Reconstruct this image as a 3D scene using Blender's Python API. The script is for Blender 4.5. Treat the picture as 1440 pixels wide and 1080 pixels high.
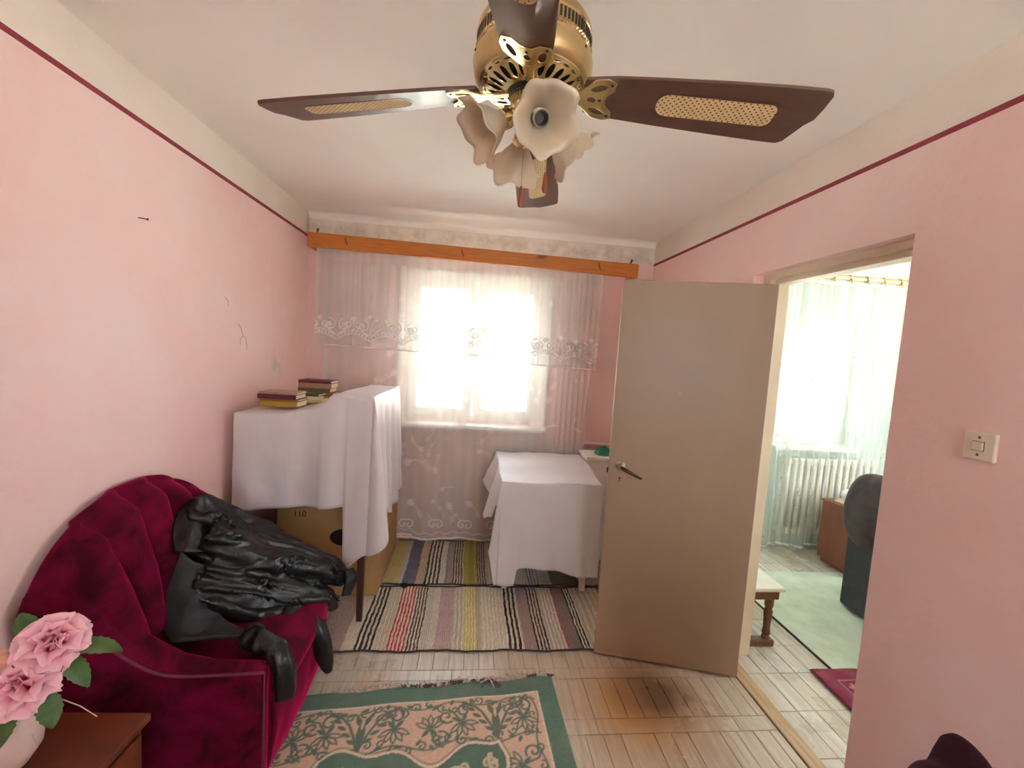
import bpy, bmesh, math, random
import numpy as np
from mathutils import Vector, Matrix, noise as mnoise
random.seed(7); rng = np.random.RandomState(7)
PI = math.pi
D = bpy.data; SC = bpy.context.scene; COL = SC.collection
for _o in list(D.objects): D.objects.remove(_o)

# ------------------------------------------------------------------ camera, sky, exposure
YAW, PITCH, ROLL, FPX, EYE = 0.0970, -0.0783, 0.0620, 600.0, 1.55
fw = Vector((math.sin(YAW)*math.cos(PITCH), math.cos(YAW)*math.cos(PITCH), math.sin(PITCH)))
rt = Vector((math.cos(YAW), -math.sin(YAW), 0)); up = rt.cross(fw)
r2 = rt*math.cos(ROLL) + up*math.sin(ROLL); u2 = up*math.cos(ROLL) - rt*math.sin(ROLL)
cd = D.cameras.new('camera'); cam = D.objects.new('camera', cd); COL.objects.link(cam)
cam.matrix_world = Matrix(((r2.x, u2.x, -fw.x, 0), (r2.y, u2.y, -fw.y, 0), (r2.z, u2.z, -fw.z, EYE), (0, 0, 0, 1)))
cd.sensor_fit = 'HORIZONTAL'; cd.sensor_width = 36; cd.lens = 36*FPX/1440; cd.clip_start = 0.02
SC.camera = cam
W = D.worlds.new('world'); SC.world = W; W.use_nodes = True
bg = W.node_tree.nodes['Background']; bg.inputs[0].default_value = (0.88, 0.95, 1.0, 1); bg.inputs[1].default_value = 9.5
sl_ = D.lights.new('sun', 'SUN'); sl_.energy = 90; sl_.angle = .03; sl_.color = (1, .98, .95)  # added sun: lights the ground outside so it brightens the ceiling
added_sun = D.objects.new('sun', sl_); COL.objects.link(added_sun); added_sun.rotation_euler = Vector((.80, .36, -1.15)).to_track_quat('-Z', 'Y').to_euler()
SC.view_settings.view_transform = 'Standard'; SC.view_settings.look = 'None'
SC.view_settings.gamma = 1; SC.view_settings.use_curve_mapping = False
SC.view_settings.exposure = 0.88
SC.cycles.max_bounces = 14; SC.cycles.diffuse_bounces = 9; SC.cycles.transparent_max_bounces = 24
SC.cycles.transmission_bounces = 8; SC.cycles.glossy_bounces = 4
SC.cycles.use_denoising = True
SC.cycles.sample_clamp_indirect = 12

def portal(name, loc, sx, sy, rot):
    l = D.lights.new(name, 'AREA'); l.shape = 'RECTANGLE'; l.size = sx; l.size_y = sy
    l.cycles.is_portal = True
    o = D.objects.new(name, l); COL.objects.link(o); o.location = loc; o.rotation_euler = rot
portal('window_sky_portal', (0.02, 3.60, 1.54), 1.12, 1.14, (-PI/2, 0, 0))
portal('window_sky_portal', (2.95, 3.60, 1.45), 0.72, 1.12, (-PI/2, 0, 0))
portal('window_sky_portal', (.73, -1.68, 1.55), 1.05, 1.3, (PI/2, 0, 0))  # sky through the added rear window
portal('window_sky_portal', (4.38, 1.6, 1.5), 1.4, 1.2, (0, PI/2, 0))  # sky through the opening added in the next room's far wall

# ------------------------------------------------------------------ helpers
def lin(c):
    if isinstance(c, str):
        c = [int(c[i:i+2], 16)/255 for i in (0, 2, 4)]
    return tuple(x/12.92 if x <= .04045 else ((x+.055)/1.055)**2.4 for x in c[:3])

class NT:
    def __init__(s, name):
        s.m = D.materials.new(name); s.m.use_nodes = True; s.t = s.m.node_tree; s.n = s.t.nodes; s.l = s.t.links
        s.b = s.n['Principled BSDF']; s.out = s.n['Material Output']
    def add(s, typ, **kw):
        n = s.n.new(typ)
        for k, v in kw.items(): setattr(n, k, v)
        return n
    def set(s, sock, v):
        if hasattr(v, 'is_linked') or isinstance(v, bpy.types.NodeSocket): s.l.new(v, sock)
        else: sock.default_value = v
    def pos(s, world=True):
        if world: return s.add('ShaderNodeNewGeometry').outputs['Position']
        return s.add('ShaderNodeTexCoord').outputs['Object']
    def noise(s, vec, scale, detail=3, rough=.5, dist=0, stretch=None):
        if stretch:
            mp = s.add('ShaderNodeMapping'); s.l.new(vec, mp.inputs[0]); mp.inputs['Scale'].default_value = stretch; vec = mp.outputs[0]
        n = s.add('ShaderNodeTexNoise'); s.l.new(vec, n.inputs['Vector']); n.inputs['Scale'].default_value = scale
        n.inputs['Detail'].default_value = detail; n.inputs['Roughness'].default_value = rough; n.inputs['Distortion'].default_value = dist
        return n.outputs[0]
    def ramp(s, fac, stops, interp='LINEAR'):
        r = s.add('ShaderNodeValToRGB'); s.l.new(fac, r.inputs[0]); r.color_ramp.interpolation = interp
        el = r.color_ramp.elements
        while len(el) < len(stops): el.new(.5)
        for e, (p, c) in zip(el, stops):
            e.position = p; e.color = (c, c, c, 1) if isinstance(c, (int, float)) else (*c[:3], 1)
        return r.outputs[0]
    def math(s, op, a, b=0, c=None, clamp=False):
        n = s.add('ShaderNodeMath', operation=op); n.use_clamp = clamp
        s.set(n.inputs[0], a); s.set(n.inputs[1], b)
        if c is not None: s.set(n.inputs[2], c)
        return n.outputs[0]
    def mix(s, fac, a, b, mode='MIX'):
        n = s.add('ShaderNodeMix', data_type='RGBA', blend_type=mode)
        s.set(n.inputs[0], fac)
        for i, v in ((6, a), (7, b)):
            if isinstance(v, tuple): n.inputs[i].default_value = (*v[:3], 1)
            else: s.l.new(v, n.inputs[i])
        return n.outputs[2]
    def sphere_mask(s, pos, centre, r0, r1):
        d = s.add('ShaderNodeVectorMath', operation='DISTANCE'); s.l.new(pos, d.inputs[0]); d.inputs[1].default_value = centre
        return s.ramp(s.math('DIVIDE', d.outputs['Value'], r1), [(r0/r1, 1.0), (1, 0.0)])
    def bump(s, h, strength=.3, dist=.01):
        b = s.add('ShaderNodeBump'); b.inputs['Strength'].default_value = strength; b.inputs['Distance'].default_value = dist
        s.l.new(h, b.inputs['Height']); s.l.new(b.outputs[0], s.b.inputs['Normal'])
    def color(s, c):
        if isinstance(c, tuple): s.b.inputs['Base Color'].default_value = (*c[:3], 1)
        else: s.l.new(c, s.b.inputs['Base Color'])

def simple(name, col, rough=.6, metal=0, var=.12, scale=14, bump=0, coat=0, spec=.5, stretch=None, world=False):
    t = NT(name); c = lin(col); p = t.pos(world)
    n = t.noise(p, scale, 4, .6, 0, stretch)
    t.color(t.mix(t.ramp(n, [(.3, 0.0), (.7, 1.0)]), tuple(x*(1-var) for x in c), tuple(min(1, x*(1+var)) for x in c)))
    t.b.inputs['Roughness'].default_value = rough; t.b.inputs['Metallic'].default_value = metal
    t.b.inputs['Coat Weight'].default_value = coat; t.b.inputs['Specular IOR Level'].default_value = spec
    if bump: t.bump(n, bump, .004)
    return t.m

def smooth(me, on=True):
    me.polygons.foreach_set('use_smooth', [on]*len(me.polygons))

def put(name, me, mat=None, parent=None, label=None, cat=None, group=None, kind=None, loc=None, rot=None):
    if isinstance(me, bmesh.types.BMesh):
        m = D.meshes.new(name); bmesh.ops.recalc_face_normals(me, faces=me.faces); me.to_mesh(m); me.free(); me = m
    o = D.objects.new(name, me); COL.objects.link(o)
    if mat is not None and me is not None and hasattr(me, 'materials') and not me.materials: me.materials.append(mat)
    if parent: o.parent = parent
    if label: o['label'] = label
    if cat: o['category'] = cat
    if group: o['group'] = group
    if kind: o['kind'] = kind
    if loc: o.location = loc
    if rot: o.rotation_euler = rot
    return o
def empty(name, loc, label, cat, group=None, rot=None):
    o = D.objects.new(name, None); COL.objects.link(o); o.location = loc; o['label'] = label; o['category'] = cat
    o.empty_display_size = .05
    if group: o['group'] = group
    if rot: o.rotation_euler = rot
    return o
def copy_tree(o, parent=None):
    c = o.copy(); COL.objects.link(c)
    if parent: c.parent = parent
    for ch in list(o.children): copy_tree(ch, c)
    return c

def box(bm, a, b, bev=0, mat=None):
    a = Vector(a); b = Vector(b); c = (a+b)/2; s = b-a
    r = bmesh.ops.create_cube(bm, size=1, matrix=Matrix.Translation(c) @ Matrix.Diagonal((abs(s.x), abs(s.y), abs(s.z), 1)))
    vs = r['verts']
    if bev:
        es = list({e for v in vs for e in v.link_edges})
        rr = bmesh.ops.bevel(bm, geom=es, offset=bev, segments=2, affect='EDGES', profile=.5)
        vs = rr['verts']
    if mat is not None: bmesh.ops.transform(bm, matrix=mat, verts=list({v for v in vs}))
    return vs
def BM(): return bmesh.new()
def boxes(*bs, bev=0):
    bm = BM()
    for a, b in bs: box(bm, a, b, bev)
    return bm
def tube(bm, pts, r, n=10, cap=True, flat=1.0):
    pts = [Vector(p) for p in pts]; rs = r if isinstance(r, (list, tuple)) else [r]*len(pts)
    rings = []; prev = None
    for i, p in enumerate(pts):
        d = (pts[min(i+1, len(pts)-1)] - pts[max(i-1, 0)]).normalized()
        if prev is None:
            x = d.orthogonal().normalized() if abs(d.z) > .95 else Vector((0, 0, 1)).cross(d).normalized()
        else: x = (prev - d*prev.dot(d)).normalized()
        prev = x; y = d.cross(x)
        rings.append([bm.verts.new(p + (x*math.cos(2*PI*k/n) + y*math.sin(2*PI*k/n)*flat)*rs[i]) for k in range(n)])
    for a, b in zip(rings, rings[1:]):
        for k in range(n): bm.faces.new((a[k], a[(k+1) % n], b[(k+1) % n], b[k]))
    if cap: bm.faces.new(rings[0][::-1]); bm.faces.new(rings[-1])
    return bm
def lathe(bm, prof, n=32, mtx=None, wob=None, closed=False):
    rings = []
    for i, (r, z) in enumerate(prof):
        ring = []
        for k in range(n):
            a = 2*PI*k/n; rr, zz = (r, z) if wob is None else wob(i, a, r, z)
            v = Vector((rr*math.cos(a), rr*math.sin(a), zz))
            ring.append(bm.verts.new(mtx @ v if mtx else v))
        rings.append(ring)
    for a, b in zip(rings, rings[1:]):
        for k in range(n): bm.faces.new((a[k], a[(k+1) % n], b[(k+1) % n], b[k]))
    if closed:
        bm.faces.new(rings[0][::-1]); bm.faces.new(rings[-1])
    return bm
def grid(fn, nu, nv, closed_u=False):
    """mesh from fn(u,v), u,v in 0..1"""
    us = [i/(nu if closed_u else nu-1) for i in range(nu)]; vs = [j/(nv-1) for j in range(nv)]
    co = [fn(u, v) for v in vs for u in us]
    f = []
    for j in range(nv-1):
        for i in range(nu if closed_u else nu-1):
            k = (i+1) % nu
            f.append((j*nu+i, j*nu+k, (j+1)*nu+k, (j+1)*nu+i))
    me = D.meshes.new('grid'); me.from_pydata([tuple(c) for c in co], [], f); smooth(me); return me
def npgrid(co, cols=None, attr='tint', name='grid'):
    """co: (nv,nu,3) array; cols (nv,nu,3) linear"""
    nv, nu = co.shape[:2]; me = D.meshes.new(name)
    me.vertices.add(nv*nu); me.vertices.foreach_set('co', co.reshape(-1).astype(np.float32))
    idx = np.arange(nv*nu).reshape(nv, nu)
    q = np.stack([idx[:-1, :-1], idx[:-1, 1:], idx[1:, 1:], idx[1:, :-1]], -1).reshape(-1)
    nf = len(q)//4
    me.loops.add(len(q)); me.loops.foreach_set('vertex_index', q.astype(np.int32))
    me.polygons.add(nf); me.polygons.foreach_set('loop_start', np.arange(nf, dtype=np.int32)*4)
    me.update(calc_edges=True); smooth(me)
    if cols is not None:
        a = me.color_attributes.new(attr, 'FLOAT_COLOR', 'POINT')
        c4 = np.ones((nv*nu, 4), np.float32); c4[:, :3] = cols.reshape(-1, 3); a.data.foreach_set('color', c4.reshape(-1))
    return me
def shade_smooth(o, ang=40):
    me = o.data; smooth(me)
    bm = BM(); bm.from_mesh(me)
    for e in bm.edges:
        e.smooth = not (len(e.link_faces) == 2 and e.calc_face_angle(0) > math.radians(ang))
    bm.to_mesh(me); bm.free(); return o
def solid(o, th, off=-1):
    m = o.modifiers.new('thickness', 'SOLIDIFY'); m.thickness = th; m.offset = off; return o
def subd(o, n=1):
    m = o.modifiers.new('round', 'SUBSURF'); m.levels = n; m.render_levels = n; return o
def flat(name, loops, th, bev=0):
    """2D outlines with holes -> plate mesh in XY, thickness along z"""
    cu = D.curves.new(name, 'CURVE'); cu.dimensions = '2D'; cu.fill_mode = 'BOTH'; cu.extrude = th/2; cu.bevel_depth = bev; cu.bevel_resolution = 1
    for lp in loops:
        sp = cu.splines.new('POLY'); sp.points.add(len(lp)-1)
        for p, q in zip(sp.points, lp): p.co = (q[0], q[1], 0, 1)
        sp.use_cyclic_u = True
    o = D.objects.new(name, cu); COL.objects.link(o)
    dg = bpy.context.evaluated_depsgraph_get(); me = D.meshes.new_from_object(o.evaluated_get(dg))
    D.objects.remove(o); me.name = name; return me
def text_mesh(name, body, size, th=.0006):
    cu = D.curves.new(name, 'FONT'); cu.body = body; cu.size = size; cu.extrude = th; cu.align_x = 'CENTER'; cu.align_y = 'CENTER'
    o = D.objects.new(name, cu); COL.objects.link(o)
    dg = bpy.context.evaluated_depsgraph_get(); me = D.meshes.new_from_object(o.evaluated_get(dg))
    D.objects.remove(o); return me
def ell(cx, cy, rx, ry, rot=0, n=20):
    c, s = math.cos(rot), math.sin(rot)
    return [(cx + rx*math.cos(t)*c - ry*math.sin(t)*s, cy + rx*math.cos(t)*s + ry*math.sin(t)*c) for t in (2*PI*k/n for k in range(n))]
def cr(pts, n):
    """catmull-rom through points"""
    P = [Vector(p) for p in pts]; P = [P[0]*2-P[1]] + P + [P[-1]*2-P[-2]]; out = []
    m = len(P)-3
    for k in range(n):
        t = k/(n-1)*m; i = min(int(t), m-1); t -= i
        a, b, c, d = P[i:i+4]
        out.append(.5*((2*b) + (c-a)*t + (2*a-5*b+4*c-d)*t*t + (3*b-a-3*c+d)*t**3))
    return out
class Raster:
    """draws soft lines and shapes into an array laid over a patterned cloth (woven or knitted pattern of the cloth itself)"""
    def __init__(s, x0, x1, z0, z1, step):
        s.nx = int((x1-x0)/step)+1; s.nz = int((z1-z0)/step)+1
        s.X, s.Z = np.meshgrid(np.linspace(x0, x1, s.nx), np.linspace(z0, z1, s.nz)); s.a = np.zeros_like(s.X)
        s.x0, s.z0, s.st = x0, z0, step
    def _win(s, x0, x1, z0, z1):
        i0 = max(0, int((x0-s.x0)/s.st)-1); i1 = min(s.nx, int((x1-s.x0)/s.st)+3)
        j0 = max(0, int((z0-s.z0)/s.st)-1); j1 = min(s.nz, int((z1-s.z0)/s.st)+3)
        return (slice(j0, j1), slice(i0, i1)) if i1 > i0 and j1 > j0 else None
    def line(s, pts, w, v=1.0):
        for (ax, az), (bx, bz) in zip(pts, pts[1:]):
            k = s._win(min(ax, bx)-w*2, max(ax, bx)+w*2, min(az, bz)-w*2, max(az, bz)+w*2)
            if k is None: continue
            X, Z = s.X[k], s.Z[k]; dx, dz = bx-ax, bz-az
            t = np.clip(((X-ax)*dx + (Z-az)*dz)/(dx*dx+dz*dz+1e-12), 0, 1)
            d = np.hypot(X-ax-t*dx, Z-az-t*dz)
            s.a[k] = np.maximum(s.a[k], v*np.clip((w-d)/(s.st)+.5, 0, 1))
    def blob(s, cx, cz, rx, rz, rot=0, v=1.0, power=2):
        R = max(rx, rz)*1.2; k = s._win(cx-R, cx+R, cz-R, cz+R)
        if k is None: return
        X, Z = s.X[k]-cx, s.Z[k]-cz; c, sn = math.cos(rot), math.sin(rot)
        u = np.abs((X*c+Z*sn)/rx); w = np.abs((-X*sn+Z*c)/rz)
        d = (u**power + w**power)**(1/power)
        m = np.clip((1-d)*min(rx, rz)/s.st+.5, 0, 1)
        s.a[k] = np.maximum(s.a[k], v*m) if v > 0 else s.a[k]*(1-m)
    def leaf(s, cx, cz, L, wd, rot, v=1.0):
        """pointed leaf starting at cx,cz"""
        R = L*1.1; k = s._win(cx-R, cx+R, cz-R, cz+R)
        if k is None: return
        X, Z = s.X[k]-cx, s.Z[k]-cz; c, sn = math.cos(rot), math.sin(rot)
        u = (X*c+Z*sn)/L; w = np.abs(-X*sn+Z*c)
        h = wd*np.sin(np.clip(u, 0, 1)*PI)**.8*(1-.25*np.clip(u, 0, 1))
        m = np.clip((h-w)/s.st+.5, 0, 1)*((u > 0) & (u < 1))
        s.a[k] = np.maximum(s.a[k], v*m) if v > 0 else s.a[k]*(1-m)
def spiral(cx, cz, r, turns, a0, sgn=1, n=26, inner=.15):
    return [(cx + r*(1-(1-inner)*k/(n-1))*math.cos(a0+sgn*2*PI*turns*k/(n-1)), cz + r*(1-(1-inner)*k/(n-1))*math.sin(a0+sgn*2*PI*turns*k/(n-1))) for k in range(n)]

# ------------------------------------------------------------------ materials: room
STRIPE_Z = 2.303
def wall_paint(name, pink, white, top=STRIPE_Z):
    t = NT(name); p = t.pos()
    z = t.add('ShaderNodeSeparateXYZ'); t.l.new(p, z.inputs[0])
    n1 = t.noise(p, 1.6, 5, .6, .3); n2 = t.noise(p, 9, 5, .65); n3 = t.noise(p, 45, 3, .6)
    pk = t.mix(t.ramp(n1, [(.35, 0.0), (.68, 1.0)]), lin(pink), tuple(min(1, a*1.0+.08*(i > 0)) for i, a in enumerate(lin(pink))))
    pk = t.mix(t.ramp(n2, [(.5, 0.0), (.8, .35)]), pk, lin('F0DDD6'))
    wh = t.mix(t.ramp(n1, [(.4, 0.0), (.75, .5)]), lin(white), lin('DCC3BC'))
    # bare plaster chips low on the left wall by the corner, mould above the pelmet
    chip = t.math('MULTIPLY', t.sphere_mask(p, (-1.254, 2.88, 1.37), .0, .17), t.ramp(n2, [(.5, 0.0), (.56, .9)]))
    pk = t.mix(chip, pk, lin('C9C6B4'))
    m2 = t.math('MULTIPLY', t.ramp(t.math('DIVIDE', t.math('ABSOLUTE', t.math('SUBTRACT', z.outputs[2], 2.36)), .11), [(.2, 1.0), (1, 0.0)]),
                t.math('MULTIPLY', t.ramp(t.math('MULTIPLY', z.outputs[1], .3), [(.98, 0.0), (1, 1.0)]), t.ramp(n2, [(.40, 0.0), (.62, .45)])))
    wh = t.mix(m2, wh, lin('A8937E'))
    f = t.math('GREATER_THAN', z.outputs[2], top)
    t.color(t.mix(f, pk, wh)); t.b.inputs['Roughness'].default_value = .85; t.b.inputs['Specular IOR Level'].default_value = .25
    t.bump(t.math('ADD', n3, t.math('MULTIPLY', n2, 1.5)), .25, .004)
    return t.m
PINK = 'EDC8C3'
M_wall = wall_paint('pink_wall_paint', PINK, 'E9E2D6')
def ceiling_mat():
    t = NT('ceiling_paint'); p = t.pos(); n1 = t.noise(p, 1.1, 4, .55, .4); n2 = t.noise(p, 30, 3)
    c = t.mix(t.ramp(n1, [(.42, 0.0), (.72, .55)]), lin('F1EEE7'), lin('E9DAD3'))
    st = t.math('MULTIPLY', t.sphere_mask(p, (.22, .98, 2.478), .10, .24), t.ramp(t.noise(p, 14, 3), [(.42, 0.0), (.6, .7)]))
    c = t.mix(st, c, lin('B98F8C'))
    t.color(c); t.b.inputs['Roughness'].default_value = .9; t.b.inputs['Specular IOR Level'].default_value = .2; t.bump(n2, .15, .003); return t.m
M_ceil = ceiling_mat()
M_green = simple('pale_green_wall_paint', 'D3DED6', .85, var=.06, scale=3, world=True)
M_white = simple('white_gloss_paint', 'EDEBE4', .35, var=.04, scale=6)
M_cream = simple('tan_door_paint', '9C836C', .42, var=.05, scale=2.5)  # cream door darkened to tan: its shade is put into the colour
M_frame = simple('door_frame_paint', 'E0D0B8', .4, var=.05, scale=4)
M_stripe = simple('dark_red_stripe', '8C2B3C', .7, var=.12, scale=40)
M_dark = simple('dark_shadow_gap', '1E1714', .8)
def plank_mat(name, tint=None, worn=True, base=('8E7A66', 'C2AC92'), rough=(.22, .45)):
    t = NT(name); p = t.pos(); oi = t.add('ShaderNodeObjectInfo')
    g = t.noise(p, 3, 5, .6, .6, (16, 1.4, 1)); n = t.noise(p, 2.3, 4, .6); f = t.noise(p, 40, 4, .6, 0, (1, .25, 1))
    c = t.mix(t.ramp(g, [(.3, 0.0), (.72, 1.0)]), lin(base[0]), lin(base[1]))
    c = t.mix(t.math('MULTIPLY', oi.outputs['Random'], .45), c, lin('AD9A82'))
    c = t.mix(t.ramp(f, [(.58, 0.0), (.78, .16)]), c, lin('6E5B49'))
    if worn:
        o = t.math('MULTIPLY', t.sphere_mask(p, (.84, 1.74, 0), .12, .42), t.ramp(n, [(.3, .65), (.6, 1.0)]))
        c = t.mix(o, c, lin('A2713F'))
        d = t.math('MULTIPLY', t.sphere_mask(p, (.92, 1.79, 0), .08, .24), t.ramp(t.noise(p, 7, 3, .5), [(.3, .5), (.6, .95)]))
        c = t.mix(d, c, lin('634632'))
        sp = t.math('MULTIPLY', t.sphere_mask(p, (-.38, 1.86, 0), .02, .13), t.ramp(t.noise(p, 18, 2), [(.45, 0.0), (.6, .6)]))
        c = t.mix(sp, c, lin('C39A4E'))
    t.color(c)
    t.l.new(t.ramp(n, [(.3, rough[0]), (.7, rough[1])]), t.b.inputs['Roughness']); t.bump(f, .12, .002)
    return t.m
M_plank = plank_mat('worn_parquet', base=('A6998A', 'D2C5B4'), rough=(.22, .45))
M_plank2 = plank_mat('grey_parquet', worn=False, base=('B3ABA2', 'DAD4CB'), rough=(.14, .38))
M_thresh = plank_mat('threshold_wood', worn=False, base=('9A7C58', 'C6A983'), rough=(.3, .5))

# ------------------------------------------------------------------ structure
XL, XR, YB, ZC = -1.254, 1.415, 3.38, 2.478
Y0, XF, RT = -1.60, 4.30, 1.555       # wall behind the camera, far wall of the next room, far face of the door wall
def struct(name, bm, m, label=None, parent=None):
    return put(name, bm, m, parent, label, kind=None if parent else 'structure')
struct('wall_left', boxes(((XL-.15, Y0-.15, -.05), (XL, YB+.3, ZC+.12))), M_wall, 'pink left wall with off-white band above a dark red line')
wr = boxes(((XR, Y0, -.05), (RT, 1.302, ZC)), ((XR, 2.105, -.05), (RT, YB, ZC)), ((XR, 1.302, 2.012), (RT, 2.105, ZC)))
struct('wall_right', wr, M_wall, 'pink right wall pierced by the doorway')
wb = boxes(((XL-.15, YB, -.05), (-.545, YB+.3, ZC+.12)), ((.585, YB, -.05), (RT, YB+.3, ZC+.12)), ((-.545, YB, -.05), (.585, YB+.3, .955)), ((-.545, YB, 2.115), (.585, YB+.3, ZC+.12)))
struct('wall_back', wb, M_wall, 'pink back wall around the window, off-white and mouldy above the pelmet')
wf = boxes(((XL-.15, Y0-.15, -.05), (.2, Y0, ZC)), ((1.25, Y0-.15, -.05), (XF, Y0, ZC)), ((.2, Y0-.15, -.05), (1.25, Y0, .9)), ((.2, Y0-.15, 2.2), (1.25, Y0, ZC)))  # opening left for the added rear window
struct('wall_front', wf, M_wall, 'pink wall behind the photographer')
wo = boxes(((RT, YB, -.05), (2.60, YB+.3, ZC+.12)), ((3.30, YB, -.05), (XF+.15, YB+.3, ZC+.12)), ((2.60, YB, -.05), (3.30, YB+.3, .90)), ((2.60, YB, 2.02), (3.30, YB+.3, ZC+.12)))
struct('wall_next_room', wo, M_green, 'pale green window wall of the next room')
struct('wall_far_right', boxes(((XF, Y0, -.05), (XF+.15, .9, ZC+.12)), ((XF, 2.3, -.05), (XF+.15, YB+.3, ZC+.12)), ((XF, .9, -.05), (XF+.15, 2.3, .9)), ((XF, .9, 2.1), (XF+.15, 2.3, ZC+.12))), M_green, 'pale green far wall of the next room')  # unseen opening in this wall, added to brighten the next room
struct('wall_partition', boxes(((RT-.004, Y0, 0), (RT+.004, 1.30, ZC)), ((RT-.004, 2.107, 0), (RT+.004, YB, ZC)), ((RT-.004, 1.30, 2.014), (RT+.004, 2.107, ZC))), M_green, 'pale green inner face of the door wall in the next room')
struct('ceiling', boxes(((XL-.15, Y0-.15, ZC), (XF+.15, YB+.3, ZC+.12))), M_ceil, 'off-white ceiling with faint pink stains')
# soft plaster cove over the window and the stucco cornice of the next room
def cove(name, x0, x1, r, label, mat):
    bm = BM(); n = 6; ring = []
    for x in (x0, x1):
        ring.append([bm.verts.new((x, YB-r+r*math.sin(PI/2*k/n), ZC-r+r*math.cos(PI/2*k/n))) for k in range(n+1)] + [bm.verts.new((x, YB+.001, ZC+.001))])
    a, b = ring
    for k in range(n): bm.faces.new((a[k], a[k+1], b[k+1], b[k]))
    bm.faces.new(a); bm.faces.new(b)
    o = struct(name, bm, mat, label); shade_smooth(o); return o
cove('trim_1', XL, XR, .045, 'soft rounded plaster edge between back wall and ceiling', M_ceil)
cove('trim_2', RT, XF, .10, 'plaster cornice along the ceiling of the next room', M_white)
# painted red line round the pink
struct('trim_3', boxes(((XL, Y0, STRIPE_Z-.010), (XL+.0015, YB, STRIPE_Z+.008))), M_stripe, 'dark red painted line along the left wall')
struct('trim_4', boxes(((XR-.0015, Y0, STRIPE_Z-.012), (XR, YB, STRIPE_Z+.006))), M_stripe, 'dark red painted line along the right wall')

# floor: sub-floor with individual parquet pieces
M_sub = simple('dark_subfloor', '33261C', .9)
fl = struct('floor', boxes(((XL-.1, Y0-.1, -.06), (XF+.1, YB+.05, -.016))), M_sub, 'worn parquet floor of short grey-brown boards with cross strips')
def plank_mesh(lx, ly):
    bm = BM(); box(bm, (-lx/2, -ly/2, -.016), (lx/2, ly/2, 0), 0)
    es = [e for e in bm.edges if all(v.co.z > -.001 for v in e.verts)]
    bmesh.ops.bevel(bm, geom=es, offset=.0018, segments=1, affect='EDGES')
    m = D.meshes.new('plank'); bm.to_mesh(m); bm.free(); return m
rows = [(.33, .61), (.68, .92), (.99, 1.235), (1.30, 1.588), (1.662, 1.888), (1.953, 2.19), (2.255, 2.49), (2.555, 2.80), (2.865, 3.10), (3.165, 3.38)]
rest = BM(); pw = .0745; cache = {}
def lay(mat, x, y, lx, ly, seen):
    if not seen: box(rest, (x-lx/2+.0007, y-ly/2+.0007, -.016), (x+lx/2-.0007, y+ly/2-.0007, -.0006)); return
    key = (mat.name, round(lx, 3), round(ly, 3))
    if key not in cache: cache[key] = plank_mesh(lx-.0016, ly-.0016); cache[key].materials.append(mat)
    o = put('plank', cache[key], None, fl); o.location = (x, y, random.uniform(-.0008, .0006))
    o.rotation_euler = (random.uniform(-.003, .003), random.uniform(-.006, .006), 0)
x0 = XL
for ri, (ya, yb) in enumerate(rows):
    off = random.uniform(0, .05)
    x = XL-off
    while x < 1.389:
        w = min(pw*random.choice((1, 1, 1, 1.0, 1.9 if ya < 1.6 else 1)), 1.392-x)
        if w > .012:
            cx = x+w/2
            seen = .98 < ya < 2.0 and not (cx < -.70) and not (ya < 1.2 and cx < .30)
            lay(M_plank, cx, (ya+yb)/2, w, yb-ya, seen)
        x += w
    yn = rows[ri+1][0] if ri+1 < len(rows) else None
    if yn:
        x = XL
        while x < 1.389:
            w = min(.62, 1.392-x); cx = x+w/2
            lay(M_plank, cx, (yb+yn)/2, w, yn-yb, 1.2 < yb < 2.0 and cx > -.75)
            x += w
# next room: longer greyer rows
for ya, yb in ((1.0, 1.235), (1.235, 1.455), (1.455, 1.68), (1.68, 1.908), (1.908, 2.112), (2.112, 2.34), (2.34, 2.57), (2.57, 2.8), (2.8, 3.05), (3.05, 3.38)):
    x = 1.468
    while x < 3.2:
        w = .088; cx = x+w/2
        lay(M_plank2, cx, (ya+yb)/2, w, yb-ya, 1.2 < ya < 2.2 and cx < 2.0 or (ya > 2.7 and 2.2 < cx < 2.9))
        x += w
bx = boxes(((XL, Y0, -.016), (1.392, .328, -.001)), ((1.468, Y0, -.016), (XF, .998, -.001)), ((3.24, 1.0, -.016), (XF, YB, -.001)))
pr_ = put('parquet', rest, M_plank, fl, kind='stuff')
put('parquet', bx, M_plank2, fl, kind='stuff')
struct('trim_5', boxes(((1.395, 1.302, -.016), (1.466, 2.1, .006)), bev=.003), M_thresh, 'worn wooden threshold strip across the doorway')

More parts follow.
